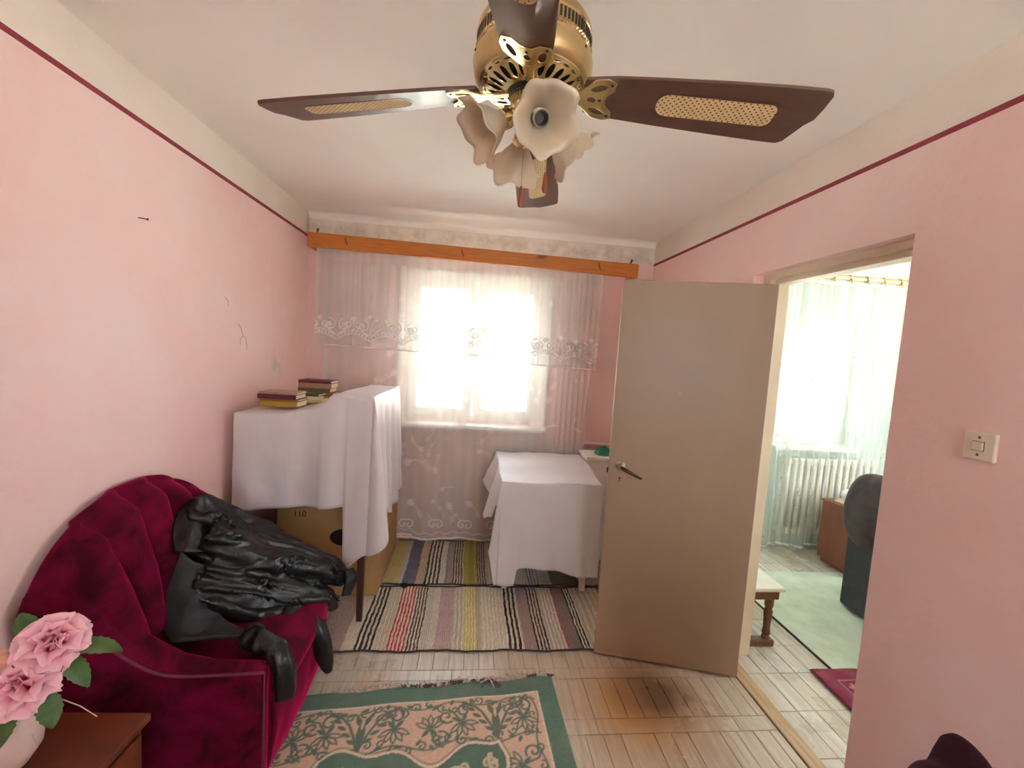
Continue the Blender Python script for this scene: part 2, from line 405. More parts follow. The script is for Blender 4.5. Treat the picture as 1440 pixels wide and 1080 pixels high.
# window 1
def window(n, x0, x1, z0, z1, yin, label, transom=None):
    root = put('window_%d' % n, boxes(((x0, yin, z0), (x0+.055, yin+.09, z1)), ((x1-.055, yin, z0), (x1, yin+.09, z1)), ((x0+.055, yin, z1-.05), (x1-.055, yin+.09, z1)), ((x0+.055, yin, z0), (x1-.055, yin+.09, z0+.05)), bev=.004), M_white, None, label, kind='structure')
    mid = (x0+x1)/2
    for a, b in ((x0+.05, mid-.004), (mid+.004, x1-.05)):
        sa, sb = (.075, .075)
        zb, zt = z0+.045, z1-.045
        bm = boxes(((a, yin-.012, zb), (a+sa, yin+.045, zt)), ((b-sb, yin-.012, zb), (b, yin+.045, zt)), ((a+sa, yin-.012, zt-.07), (b-sb, yin+.045, zt)), ((a+sa, yin-.012, zb), (b-sb, yin+.045, zb+.06)), bev=.004)
        if transom: box(bm, (a+sa, yin-.008, transom-.018), (b-sb, yin+.04, transom+.018), .003)
        s = put('casement', bm, M_white, root)
        put('pane', boxes(((a+sa-.005, yin+.014, zb+.055), (b-sb+.005, yin+.018, zt-.065))), M_glass, s)
    hb = BM(); box(hb, (mid-.012, yin-.028, (z0+z1)/2-.06), (mid+.012, yin-.012, (z0+z1)/2+.06), .003); tube(hb, [(mid, yin-.026, (z0+z1)/2), (mid, yin-.05, (z0+z1)/2), (mid, yin-.052, (z0+z1)/2-.11)], .007, 8)
    put('window_handle', hb, M_white, root)
    return root
def glass_mat():
    t = NT('window_glass'); t.n.remove(t.b)
    tr = t.add('ShaderNodeBsdfTransparent'); gl = t.add('ShaderNodeBsdfGlossy'); gl.inputs['Roughness'].default_value = .02
    fr = t.add('ShaderNodeFresnel'); fr.inputs[0].default_value = 1.45
    mx = t.add('ShaderNodeMixShader'); t.l.new(t.math('MULTIPLY', fr.outputs[0], .8), mx.inputs[0]); t.l.new(tr.outputs[0], mx.inputs[1]); t.l.new(gl.outputs[0], mx.inputs[2])
    tr.inputs[0].default_value = (.95, .97, .97, 1)
    t.l.new(mx.outputs[0], t.out.inputs[0]); return t.m
M_glass = glass_mat()
window(1, -.545, .585, .955, 2.115, YB+.06, 'white two-casement window in the back wall behind lace curtains')
window(2, 2.60, 3.30, .90, 2.02, YB+.06, 'white window of the next room seen through the doorway', 1.72)
window(3, .2, 1.25, .9, 2.2, Y0-.13, 'white window in the wall behind the photographer')  # unseen rear window, added to let fill light into the room
for sx, zt, x0, x1, z0 in ((0, 2.135, -.575, .613, .95), (1, 2.04, 2.575, 3.325, .895)):
    struct('trim_%d' % (6+sx*2), boxes(((x0, YB-.018, z0), (x0+.035, YB, zt)), ((x1-.035, YB-.018, z0), (x1, YB, zt)), ((x0+.035, YB-.018, zt-.035), (x1-.035, YB, zt)), bev=.004), M_white, ('white moulding round the window of the pink room', 'white moulding round the window of the next room')[sx])
    struct('trim_%d' % (7+sx*2), boxes(((x0-.02, YB-.10, z0-.035), (x1+.02, YB+.06, z0)), bev=.006), M_white, ('white window sill under the pink room window', 'white window sill in the next room')[sx])

# doorway: frame and leaf
struct('trim_10', boxes(((1.47, 1.302, 0), (1.55, 1.345, 2.012)), ((1.47, 2.055, 0), (1.55, 2.105, 2.012)), ((1.47, 1.345, 1.985), (1.55, 2.055, 2.012)),
                        ((1.50, 1.345, 0), (1.565, 1.36, 1.985)), ((1.50, 2.038, 0), (1.565, 2.055, 1.985)), ((1.50, 1.36, 1.962), (1.565, 2.038, 1.985))), M_frame, 'cream wooden door frame set in the doorway')
hx, hy, ex, ey = 1.385, 1.868, .713, 2.048
L = math.hypot(ex-hx, ey-hy); ang = math.atan2(ey-hy, ex-hx)
M_chrome = simple('dull_chrome', 'B9B0A2', .28, 1.0, .1)
M_brown_metal = simple('dark_bronze_metal', '5B4330', .4, .9, .15)
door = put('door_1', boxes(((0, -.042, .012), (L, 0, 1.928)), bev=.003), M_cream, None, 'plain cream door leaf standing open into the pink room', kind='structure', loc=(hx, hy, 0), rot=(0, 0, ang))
# local: x along leaf from the hinge, y positive towards the camera side
hb = BM(); lathe(hb, [(0, .03), (.010, .03), (.012, .012), (.022, .004), (.024, 0)], 20, Matrix.Translation((L-.055, 0, 1.012)) @ Matrix.Rotation(-PI/2, 4, 'X'), closed=True)
tube(hb, [(L-.055, .0, 1.012), (L-.055, .045, 1.012)], .008, 10)
put('handle_rose', hb, M_chrome, door)
hl = BM(); tube(hl, [(L-.055, .042, 1.012), (L-.075, .05, 1.004), (L-.11, .052, .988), (L-.155, .05, .968)], [.008, .0085, .0075, .006], 10)
o = put('door_handle', hl, M_brown_metal, door, 'dark lever handle'); smooth(o.data)
kh = BM(); lathe(kh, [(0, .001), (.004, .001), (.0045, 0)], 14, Matrix.Translation((L-.057, .0005, .948)) @ Matrix.Rotation(-PI/2, 4, 'X'), closed=True); box(kh, (L-.059, 0, .932), (L-.055, .0015, .947))
put('keyhole', kh, M_dark, door)
put('latch', boxes(((L, -.028, .965), (L+.008, -.014, .99)), bev=.002), M_brown_metal, door)
for z in (.25, 1.65):
    b_ = BM(); tube(b_, [(-.006, -.044, z-.04), (-.006, -.044, z+.04)], .006, 10); put('hinge', b_, M_frame, door)
db = BM(); lathe(db, [(0, .0012), (.009, .0012), (.010, 0)], 14, Matrix.Translation((L*.56, 0, 1.395)) @ Matrix.Rotation(-PI/2, 4, 'X'), closed=True)
put('filled_peephole', db, simple('peephole_plug', 'A98D74', .6), door)

# ------------------------------------------------------------------ outside
M_fac = simple('pale_facade', 'E6DECF', .9, var=.08, scale=2)
M_roof = simple('faded_tile_roof', 'B98A72', .9, var=.15, scale=3)
M_far_win = simple('dark_far_window', '6E7A80', .3)
M_gr = simple('far_ground', 'CFCFC9', .95, var=.1, scale=.3, world=True)
put('terrain', boxes(((-60, -60, -9.2), (60, 70, -9))), M_gr, None, 'pale ground far below the windows', kind='structure')
def block(x0, x1, y, depth, z1, roofh, label, cols, rws):
    e = empty('apartment_building', ((x0+x1)/2, y+depth/2, -9), label, 'building')
    cx, cy = (x0+x1)/2, y+depth/2
    put('facade', boxes(((x0-cx, -depth/2, 0), (x1-cx, depth/2, z1+9))), M_fac, e)
    bm = BM(); v = [bm.verts.new(p) for p in ((x0-cx-.4, -depth/2-.4, z1+9), (x1-cx+.4, -depth/2-.4, z1+9), (x1-cx+.4, depth/2+.4, z1+9), (x0-cx-.4, depth/2+.4, z1+9), (x0-cx, 0, z1+9+roofh), (x1-cx, 0, z1+9+roofh))]
    for f in ((0, 1, 5, 4), (2, 3, 4, 5), (1, 2, 5), (3, 0, 4), (3, 2, 1, 0)): bm.faces.new([v[i] for i in f])
    put('roof', bm, M_roof, e)
    wm = D.meshes.new('w'); b2 = boxes(((-.55, -.04, -.7), (.55, .0, .7))); b2.to_mesh(wm); b2.free(); wm.materials.append(M_white)
    pm = D.meshes.new('p'); b3 = boxes(((-.47, -.05, -.62), (-.03, -.02, .62)), ((.03, -.05, -.62), (.47, -.02, .62))); b3.to_mesh(pm); b3.free(); pm.materials.append(M_far_win)
    for i in range(cols):
        for j in range(rws):
            o = put('window', wm, None, e, loc=(x0-cx+(i+.5)*(x1-x0)/cols, -depth/2, z1+9-1.5-j*2.8)); put('pane', pm, None, o)
block(-9, 3.2, 26, 9, 1.3, 1.6, 'pale far apartment block seen through the left half of the lace-curtained window', 6, 3)
block(4.6, 17, 24, 9, 0.6, 1.5, 'pale far apartment block seen through the right half of the lace-curtained window', 6, 3)
block(19, 36, 27, 9, .9, 1.5, 'pale far apartment block seen through the window of the next room', 7, 3)

# ------------------------------------------------------------------ lace curtains
def lace_mat(name, tint=(.93, .93, .90)):
    t = NT(name); t.n.remove(t.b)
    at = t.add('ShaderNodeAttribute'); at.attribute_name = 'lace'
    df = t.add('ShaderNodeBsdfDiffuse'); tl = t.add('ShaderNodeBsdfTranslucent'); tr = t.add('ShaderNodeBsdfTransparent')
    df.inputs[0].default_value = (*tint, 1); tl.inputs[0].default_value = tuple(x*.20 for x in tint)+(1,)
    m1 = t.add('ShaderNodeMixShader'); m1.inputs[0].default_value = .24; t.l.new(df.outputs[0], m1.inputs[1]); t.l.new(tl.outputs[0], m1.inputs[2])
    m2 = t.add('ShaderNodeMixShader'); t.l.new(at.outputs['Fac'], m2.inputs[0]); t.l.new(tr.outputs[0], m2.inputs[1]); t.l.new(m1.outputs[0], m2.inputs[2])
    t.l.new(m2.outputs[0], t.out.inputs[0]); return t.m
M_lace = lace_mat('sheer_lace')
M_lace2 = lace_mat('sheer_lace_next_room', (.90, .93, .89))
def rosette(R, cx, cz, r, v):
    for k in range(6): R.leaf(cx, cz, r, r*.30, k*PI/3+.3, v)
    R.blob(cx, cz, r*.25, r*.25, 0, v)
def spray(R, cx, cz, s, v, a0):
    R.line([(cx+s*.9*math.cos(a0)*t+s*.25*math.sin(3*t)*math.sin(a0), cz+s*.9*math.sin(a0)*t) for t in np.linspace(-1, 1, 12)], .005, v*.8)
    for t in np.linspace(-.8, .8, 6):
        for sg in (-1, 1): R.leaf(cx+s*.9*math.cos(a0)*t, cz+s*.9*math.sin(a0)*t, s*.34, s*.085, a0+sg*.9, v)
# valance (front layer, lace border)
R = Raster(-1.135, .955, 1.44, 2.20, .0042)
hem = lambda x: 1.487 + .006*math.sin(5*x) + (.012 if x < -.05 else .012-.055*min(1, (x+.05)/.45))
xs = np.linspace(-1.135, .955, 160)
hemv = np.interp(R.X[0], xs, [hem(x) for x in xs])
per = .235
for k in range(-1, 10):
    c = -1.10+per*k
    sc = [(c+per*t, hem(c+per*t)+.045+.05*abs(math.cos(PI*t))) for t in np.linspace(0, 1, 22)]
    for d in (0, .028): R.line([(x, z+d) for x, z in sc], .0045, .75)
    for (x, z) in sc[::2]: R.blob(x, z+.014, .007, .006, 0, .85)
    m = c+per/2
    for sg in (-1, 1):
        R.line(spiral(m+sg*.052, hem(m)+.155, .046, 1.15, PI/2 if sg > 0 else PI/2, sg), .0055, .85)
        R.line([(m+sg*.012, hem(m)+.09), (m+sg*.03, hem(m)+.10), (m+sg*.098, hem(m)+.155)], .0045, .8)
        for q in range(5): R.leaf(m+sg*.05, hem(m)+.155, .028, .007, q*1.25, .75)
        R.line(spiral(c+sg*.04, hem(c)+.16, .03, 1.0, -PI/2, -sg), .0045, .75)
    rosette(R, c, hem(c)+.20, .026, .7); rosette(R, m, hem(m)+.225, .022, .6)
for x in np.linspace(-1.13, .95, 40): pass
R.line([(x, hem(x)+.004) for x in xs], .0045, .95)
nz = np.array([[mnoise.noise((x*4.5, 0, 3.1)) for x in R.X[0]]])
base = .33 + .07*nz + .015*np.sin(R.X*90+3*np.sin(R.X*7))
dens = np.clip(base + .10*np.clip((R.Z-2.10)/.1, 0, 1), .1, .9)
dens = np.maximum(dens, np.minimum(R.a*1.12, .98))
dens[R.Z < hemv] = 0
edge = np.exp(-np.minimum(R.X+1.135, .955-R.X)/.02); dens = np.clip(dens+.3*edge, 0, .95); dens[R.Z < hemv] = 0
def folds(X, Z, amp, seed, right=0.0):
    f = amp*(np.sin(X*31+seed+.6*np.sin(X*9)) * (.4+.6*np.abs(np.sin(X*2.3+seed))) + .5*np.sin(X*57+1.7*seed))
    f += right*np.exp(-((X-.80)/.13)**2)*np.sin(X*150)
    return f*(.55+.45*np.clip((2.2-Z)/1.2, 0, 1))
co = np.stack([R.X, 3.205+folds(R.X, R.Z, .006, 1.0, .010), R.Z], -1)
val = put('lace_valance', npgrid(co, np.repeat(dens[..., None], 3, 2), 'lace'), M_lace, None, 'short white lace valance with a scrolled scalloped border below the wooden pelmet', 'curtain')
# long lower curtain
R = Raster(-1.085, .915, .02, 2.20, .0062)
bot = lambda x: .035 + .035*abs(math.sin((x+1.1)*PI/.42))*0.6 + (.02 if x < -.4 else 0)
def sprig(R, x, z, s, v, a):
    """curved stem with paired pointed leaves and a round flower head"""
    pts = []
    for t in np.linspace(0, 1, 9):
        aa = a+.9*t; pts.append((x, z)); x += s*.26*math.cos(aa); z += s*.26*math.sin(aa)
        for sg in (-1, 1): R.leaf(x, z, s*(.42-.18*t), s*.12, aa+sg*1.0, v*(.8+.2*math.sin(9*t)))
    R.line(pts, .0045, v); R.blob(x, z, s*.26, s*.26, 0, v)
    for q in range(7): R.blob(x+s*.33*math.cos(q*.9), z+s*.33*math.sin(q*.9), s*.13, s*.13, 0, v)
for k in range(95):
    sprig(R, random.uniform(-1.05, .88), random.uniform(.14, 2.0), random.uniform(.045, .075), random.uniform(.46, .58), random.uniform(0, 6.28))
for i in range(9):
    c = -1.0+i*.225
    sprig(R, c, .17+.04*(i % 2), .07, .6, 1.2+.5*(i % 2)); R.line(spiral(c+.09, .17, .04, 1, 1, 1), .007, .7); R.line(spiral(c-.09, .17, .04, 1, 2, -1), .007, .7)
bx_ = np.linspace(-1.085, .915, 200)
R.line([(x, bot(x)+.012) for x in bx_], .008, .9); R.line([(x, bot(x)+.055+.01*math.sin(x*60)) for x in bx_], .006, .6)
nz = np.array([[mnoise.noise((x*4, 5, 1.1)) for x in R.X[0]]])
dens = np.clip(.37+.07*nz+.015*np.sin(R.X*80)+0*R.Z, .1, .9)
dens = np.maximum(dens, R.a*.95)
edge = np.exp(-np.minimum(R.X+1.085, .915-R.X)/.02); dens = np.clip(dens+.35*edge, 0, .95)
bv = np.interp(R.X[0], bx_, [bot(x) for x in bx_]); dens[R.Z < bv] = 0
yy = 3.245 + folds(R.X, R.Z, .006, 2.2, .012)
yy = np.where(R.Z < 1.0, yy, yy)
co = np.stack([R.X, yy, R.Z], -1)
put('lace_curtain', npgrid(co, np.repeat(dens[..., None], 3, 2), 'lace'), M_lace, None, 'long white floral lace curtain hanging behind the white draped tables', 'curtain')
# next room curtain
R = Raster(2.38, 3.78, .03, 2.24, .0068)
for k in range(90):
    x = random.uniform(2.42, 3.74); z = random.uniform(.1, 1.95); s = random.uniform(.04, .06)
    spray(R, x, z, s, .6, random.uniform(1.0, 2.2))
for i in range(7):
    c = 2.5+i*.2
    zz = [(c+.2*t-.1, 1.66-.09*abs(2*t-1)**1.2) for t in np.linspace(0, 1, 12)]; R.line(zz, .008, .85); R.line([(a, b+.04) for a, b in zz], .006, .7); rosette(R, c, 1.78, .04, .75)
R.line([(x, .06+.03*abs(math.sin(x*9))) for x in np.linspace(2.38, 3.78, 120)], .01, .9)
dens = np.clip(.30+.24*(R.Z > 1.62+.06*np.sin(R.X*31))+.06*np.sin(R.X*70), 0, 1); dens = np.maximum(dens, R.a*.85)
dens[R.Z < .04+.03*np.abs(np.sin(R.X*9))] = 0
am = .020*np.clip((3.3-R.X)/.5, .35, 1)
co = np.stack([R.X, 3.215+am*np.sin(R.X*42+1.2*np.sin(R.X*11)+.2*R.Z)+.008*np.sin(R.X*95), R.Z], -1)
put('lace_curtain', npgrid(co, np.repeat(dens[..., None], 3, 2), 'lace'), M_lace2, None, 'pleated greenish white lace curtain over the window of the next room', 'curtain')

# pelmet
M_pel = NT('varnished_pine'); _p = M_pel.pos(False)
_g = M_pel.noise(_p, 5, 5, .6, .8, (1.2, 1, 22)); _k = M_pel.noise(_p, 1.6, 2, .5, 0, (2.2, 1, 5))
_c = M_pel.mix(M_pel.ramp(_g, [(.3, 0.0), (.7, 1.0)]), lin('B4651F'), lin('CC7E2E')); M_pel.color(M_pel.mix(M_pel.ramp(_k, [(.68, 0.0), (.76, .8)]), _c, lin('7A3A16')))
M_pel.b.inputs['Roughness'].default_value = .35; M_pel = M_pel.m
pe = empty('pelmet', (.012, 3.16, 2.217), 'orange varnished wooden pelmet board above the window', 'pelmet', rot=(0, .0145, 0))
put('front_board', boxes(((-1.187, -.012, -.049), (1.187, .012, .049)), bev=.004), M_pel, pe)
for s in (-1, 1):
    put('side_board', boxes(((s*1.187-.011 if s < 0 else s*1.187-.011, .012, -.045), (s*1.187+.011, .218, .045))), M_pel, pe)
    hk = BM(); tube(hk, [(s*1.135, .02, .03), (s*1.137, .02, .06), (s*1.14+.006, .022, .083)], [.006, .006, .008], 8); put('hook', hk, M_brown_metal, pe)
for kx, kr in ((-.93, .012), (-.12, .010), (.89, .011)):
    put('knot', flat('knot', [ell(0, 0, kr*.55, .030, .35, 14)], .0008), simple('knot_wood', '7E3D18', .4), pe, loc=(kx, -.0124, .005), rot=(PI/2, 0, 0))
rod = BM(); tube(rod, [(-1.17, .06, -.012), (1.17, .06, -.012)], .009, 10); put('curtain_rod', rod, M_white, pe)
# double gilded rail next room
M_gold = simple('antique_gold', 'BFAE82', .45, .5, .2)
ra = empty('curtain_rail', (3.1, 3.17, 2.262), 'gilded double curtain rail with brackets above the next room window', 'rail')
b_ = BM(); tube(b_, [(-.72, 0, .02), (.75, 0, .02)], .020, 14); put('rail', b_, M_gold, ra)
b_ = BM(); tube(b_, [(-.72, -.03, -.033), (.75, -.03, -.033)], .011, 12); put('rail', b_, simple('cream_rod', 'E4DCC2', .4), ra, 'cream lower rod')
for x in np.linspace(-.6, .7, 10):
    rg = BM(); lathe(rg, [(.022, -.006), (.027, -.006), (.027, .006), (.022, .006), (.022, -.006)], 16, Matrix.Translation((x, 0, .02)) @ Matrix.Rotation(PI/2, 4, 'Y')); box(rg, (x-.004, -.034, -.035), (x+.004, -.026, .015))
    put('ring', rg, M_gold, ra)

# radiators and pipe
M_rad = simple('radiator_enamel', 'E4DFD2', .4, var=.05)
def radiator(x0, n, y, z0, z1, label):
    e = empty('radiator', (x0+n*.03, y, z0), label, 'radiator')
    bm = BM(); tube(bm, [(0, 0, 0), (0, 0, z1-z0-.0)], .001, 4); bm.free()
    def col():
        b = BM(); h = z1-z0
        for dy in (-.03, .03): tube(b, [(0, dy, .02), (0, dy, h-.02)], .019, 10)
        for z in (.03, h-.03): box(b, (-.026, -.045, z-.03), (.026, .045, z+.03), .012)
        m = D.meshes.new('radiator_section'); b.to_mesh(m); b.free(); smooth(m); m.materials.append(M_rad); return m
    cm = col()
    for k in range(n): put('section', cm, None, e, loc=((k-n/2+.5)*.06, 0, 0))
    return e
radiator(.17, 12, YB-.055, .16, .80, 'white ribbed radiator under the window behind the lace curtain')
radiator(2.66, 14, YB-.06, .14, .80, 'white ribbed radiator behind the curtain of the next room')
pb = BM(); tube(pb, [(.55, YB-.025, .835), (1.41, YB-.025, .828)], .016, 12); put('heating_pipe', pb, M_wall, None, 'pink painted heating pipe along the back wall', 'pipe')

# ------------------------------------------------------------------ rag rugs and patterned rug
def fabric_attr(name, rough=.95, bump_scale=220, bs=.5):
    t = NT(name); at = t.add('ShaderNodeAttribute'); at.attribute_name = 'tint'
    n = t.noise(t.pos(False), bump_scale, 2); n2 = t.noise(t.pos(False), 12, 3)
    c = t.mix(t.ramp(n, [(.3, .22), (.7, 0.0)]), at.outputs['Color'], (.12, .10, .09), 'MULTIPLY')
    c = t.mix(t.ramp(n2, [(.45, 0.0), (.8, .18)]), c, lin('A79A8A'))
    t.color(c); t.b.inputs['Roughness'].default_value = rough; t.b.inputs['Specular IOR Level'].default_value = .15; t.b.inputs['Sheen Weight'].default_value = .15
    t.bump(n, bs, .003); return t.m
M_rag = fabric_attr('woven_rag_rug')
CR, BK, BR, RD = 'DED3BF', '2A2422', '4B3530', 'C93A3C'
def lines(x0, x1, a, b, n):
    out = []; w = (x1-x0)/(2*n)
    for k in range(n): out += [(x0+2*k*w, a), (x0+(2*k+1)*w, b)]
    return out
SA = [(-.75, 'B7A29A'), (-.58, CR)] + lines(-.515, -.417, BK, CR, 4) + lines(-.417, -.353, 'CFC2AC', CR, 3) + lines(-.353, -.256, RD, 'EBDCCB', 5) + lines(-.256, -.185, BR, CR, 4) + \
    [(-.185, 'CBC4B6'), (-.15, 'D8CFBF'), (-.114, 'C3A7A8')] + lines(-.035, .035, 'BDB6A8', CR, 3) + lines(.035, .10, 'CFC067', 'E2DBB4', 4) + [(.10, 'BDB58E')] + lines(.13, .275, 'CFC6B4', 'E3D9C6', 7) + \
    lines(.275, .355, BK, CR, 3) + [(.355, 'A9918E')] + lines(.423, .50, '3A2A28', 'CDBFAF', 4) + lines(.50, .585, 'B9AFA2', 'DDD4C4', 4) + [(.585, 'C05450'), (.595, '8E7B74')] + lines(.665, .72, BK, CR, 3) + lines(.72, .9, 'C7BBA6', CR, 5) + [(.9, '8E7B74')]
SB = [(-.75, 'BDAF73'), (-.42, 'C2B582'), (-.397, 'B9C0C8'), (-.376, '6A6E82'), (-.292, 'D9A98A'), (-.271, 'BDAE9C')] + lines(-.235, -.13, BK, CR, 4) + [(-.13, 'D6CFC2'), (-.102, '7C86A8'), (-.092, 'A9948F')] + \
    lines(-.052, .02, '463732', 'C9BCA8', 4) + [(.02, 'A99A48'), (.055, '9C8C3A'), (.09, 'B0A150')] + lines(.114, .179, '54403E', 'B7A39A', 4) + lines(.179, .25, 'B6A897', 'CFC3B0', 3) + [(.25, 'CFC6B2'), (.362, 'D6CDBB')] + \
    lines(.459, .541, '7F8CA6', 'D6D0C4', 4) + [(.541, 'C5BFAE'), (.616, '6B6A4C'), (.70, '5E5D44'), (.806, 'B9AF9A')]
def rag(name, x0, x1, y0, y1, stripes, label, z=.003, rot=0):
    nx = int((x1-x0)/.0028); ny = 46
    xs = np.linspace(x0, x1, nx); ys = np.linspace(y0, y1, ny)
    X, Y = np.meshgrid(xs, ys)
    wob = .0022*np.sin(Y*13+X*5)+.0012*np.sin(Y*71+X*31)+.0006*rng.standard_normal((ny, nx))
    keys = np.array([s[0] for s in stripes]); cols = np.array([lin(s[1]) for s in stripes])
    idx = np.clip(np.searchsorted(keys, X+wob, side='right')-1, 0, len(keys)-1)
    C = cols[idx]*(1+.10*rng.standard_normal((ny, nx, 1)).repeat(3, 2))
    C = np.clip(C, .01, 1)
    e = np.minimum(Y-y0, y1-Y)
    Z = z + .0035 + .0022*np.sin(X*2*PI/.011) + .0016*np.sin(Y*40+X*11) + .002*np.sin(X*6+1)
    ed = np.minimum(np.minimum(X-x0, x1-X), np.minimum(Y-y0, y1-Y)); Z = np.where(ed < 1e-6, .0008, Z)
    YY = Y + .006*np.sin(X*17)*(Y-(y0+y1)/2)/(y1-y0)*2 + .004*np.sin(X*44)*(Y-(y0+y1)/2)/(y1-y0)
    o = put(name, npgrid(np.stack([X, YY, Z], -1), C), M_rag, None, label, 'rug')
    b = BM(); n = 70
    for yy in (y0, y1):
        tube(b, [(x, yy+.006*np.sin(x*17)*(1 if yy == y1 else -1)+.004*np.sin(x*44)*(.5 if yy == y1 else -.5)+.0015*math.sin(x*90), z+.003) for x in np.linspace(x0, x1, n)], .0042, 6)
    put('edge_binding', b, simple('dark_binding', '4A3B36', .9), o)
    return o
rag('rag_rug', -.72, 1.0, 2.075, 2.668, SA, 'cream striped woven rag rug with red and black bands in front of the tables')
rag('rag_rug', -.50, 1.02, 2.69, 3.33, SB, 'striped woven rag rug with olive and grey-blue bands under the window')
# clump of dark yarn at the rug corner
b_ = BM()
for k in range(7):
    a = k*.9; tube(b_, [(-.352+.012*math.cos(a), 2.655+.012*math.sin(a), .012), (-.352+.022*math.cos(a+1), 2.655+.02*math.sin(a+1), .022), (-.352+.014*math.cos(a+2), 2.655+.012*math.sin(a+2), .012)], .006, 6)
tube(b_, [(-.35, 2.66, .012), (-.31, 2.675, .013), (-.27, 2.665, .014), (-.22, 2.672, .010)], .005, 6)
put('yarn_knot', b_, simple('dark_yarn', '2C2422', .9), None, 'dark knotted yarn end on the corner of the red striped rag rug', 'yarn')

# green and pink rug
GRN, PNK = '5D7766', 'D3AE97'
def oriental():
    Wd, Ht = 1.24, 1.55; st = .0042
    R = Raster(0, Wd, 0, Ht, st)          # x from the right edge leftwards, z from the far edge towards the camera
    X, Z = R.X, R.Z
    d = np.minimum(np.minimum(X, Wd-X), np.minimum(Z, Ht-Z))
    col = np.empty(X.shape+(3,)); col[:] = lin(PNK)
    # wavy medallion
    u = np.minimum(X, Wd-X); w = np.minimum(Z, Ht-Z)
    med = np.minimum(u-.30-.028*np.sin(Z*24+1.0)-.03*np.cos(Z*11), w-.335-.022*np.sin(X*26)-.035*np.cos(X*11.5))
    # dark scrollwork in the pink band
    R.a[:] = 0
    def motif(cx, cz, s, a):
        ca, sa = math.cos(a), math.sin(a)
        T = lambda x, z: (cx+s*(x*ca-z*sa), cz+s*(x*sa+z*ca))
        for sg in (-1, 1):
            R.line([T(sg*x, z) for x, z in ((0, .06), (.022, .0), (.045, -.045), (.07, -.072), (.105, -.085))], .0045*s, 1)
            R.line([T(sg*x, z) for x, z in spiral(.108, -.058, .028, .95, -PI/2, 1)], .004*s, 1)
            for t in range(5):
                px, pz = T(sg*(.01+.02*t), .03-.028*t); R.leaf(px, pz, .036*s, .0085*s, a+(-.5 if sg > 0 else PI+.5), 1)
            R.leaf(*T(0, -.03), .055*s, .011*s, a+PI/2*0-PI/2+sg*.5, 1)
        R.leaf(*T(0, .05), .115*s, .016*s, a-PI/2, 1)
        R.leaf(*T(0, -.02), .05*s, .006*s, a-PI/2, -1)
    def palm(cx, cz, s, a):
        ca, sa = math.cos(a), math.sin(a)
        T = lambda x, z: (cx+s*(x*ca-z*sa), cz+s*(x*sa+z*ca))
        for k in range(-2, 3):
            R.leaf(*T(0, 0), .062*s, .014*s, a+PI/2+k*.55, 1); R.leaf(*T(.012*math.cos(PI/2+k*.55), .012*math.sin(PI/2+k*.55)), .040*s, .006*s, a+PI/2+k*.55, -1)
        for sg in (-1, 1): R.leaf(*T(0, 0), .045*s, .009*s, a-PI/2+sg*.7, 1)
        R.line([T(x, z) for x, z in spiral(.045, -.045, .03, 1.1, 2, -1)], .0042*s, 1)
        R.line([T(x, z) for x, z in ((0, 0), (.01, -.03), (.02, -.06), (.05, -.078))], .004*s, 1)
    cz = .215
    pos = [.29, .56, .83, 1.08]
    for k, x in enumerate(pos):
        (motif if k % 2 == 0 else palm)(x, cz+.01, 1.2 if k % 2 == 0 else 1.1, 0 if k % 2 == 0 else PI)
    for x in (.17, .43, .70, .96): palm(x, cz-.005, 1.15, 0 if x in (.17, .70) else .3)
    for k, z in enumerate((.42, .68, .95, 1.22)):
        for xx, aa in ((.205, -PI/2), (Wd-.205, PI/2)): (motif if k % 2 else palm)(xx, z, 1.1, aa)
    for x in np.linspace(.15, Wd-.15, 19):
        R.line(spiral(x, .125+.018*math.sin(x*30), .022, 1.0, x*40, 1 if int(x*20) % 2 else -1), .004, 1); R.line(spiral(x+.02, .29+.02*math.sin(x*23), .02, 1.0, x*31, -1 if int(x*20) % 2 else 1), .004, 1)
        R.leaf(x+.015, .12, .034, .009, x*50, 1); R.leaf(x-.01, .295, .034, .009, x*37, 1)
    for z in np.linspace(.2, Ht-.2, 16):
        for xx in (.128, Wd-.128): R.line(spiral(xx, z, .02, 1.0, z*40, 1 if int(z*20) % 2 else -1), .0038, 1)
    tx = np.linspace(.11, Wd-.11, 140)
    R.line([(x, .118+.014*math.sin(x*2*PI/.27)) for x in tx], .0036, 1); R.line([(x, .30+.016*math.sin(x*2*PI/.27+1)) for x in tx], .0036, 1)
    tz = np.linspace(.11, Ht-.11, 140)
    for xx in (.12, Wd-.12): R.line([(xx+.012*math.sin(z*2*PI/.26), z) for z in tz], .0036, 1)
    A = R.a*(med < -.012)
    col = col*(1-A[..., None]) + np.array(lin('5F7263'))*A[..., None]
    inner = (med > 0)
    col[inner] = lin(GRN)
    R.a[:] = 0
    for k in range(38):
        x = .32+.6*random.random(); z = .37+.82*random.random(); a = random.uniform(0, 6)
        for q in range(3): R.leaf(x, z, random.uniform(.04, .075), .011, a+q*1.1, 1)
        R.line(spiral(x, z, .04, .8, a), .005, 1)
    A = R.a*(med > .03); col = col*(1-A[..., None]) + np.array(lin('CDB99A'))*A[..., None]
    ln = np.clip(1-np.abs(med+.006)/.006, 0, 1); col = col*(1-ln[..., None]) + np.array(lin('E2D2BC'))*ln[..., None]
    ln = np.clip(1-np.abs(med+.018)/.005, 0, 1)*.9; col = col*(1-ln[..., None]) + np.array(lin('62735F'))*ln[..., None]
    bd = d < .085; col[bd] = np.array(lin(GRN))
    ln = np.clip(1-np.abs(d-.089)/.0055, 0, 1); col = col*(1-ln[..., None]) + np.array(lin('E0D2BE'))*ln[..., None]
    col *= 1+.07*rng.standard_normal(X.shape)[..., None]
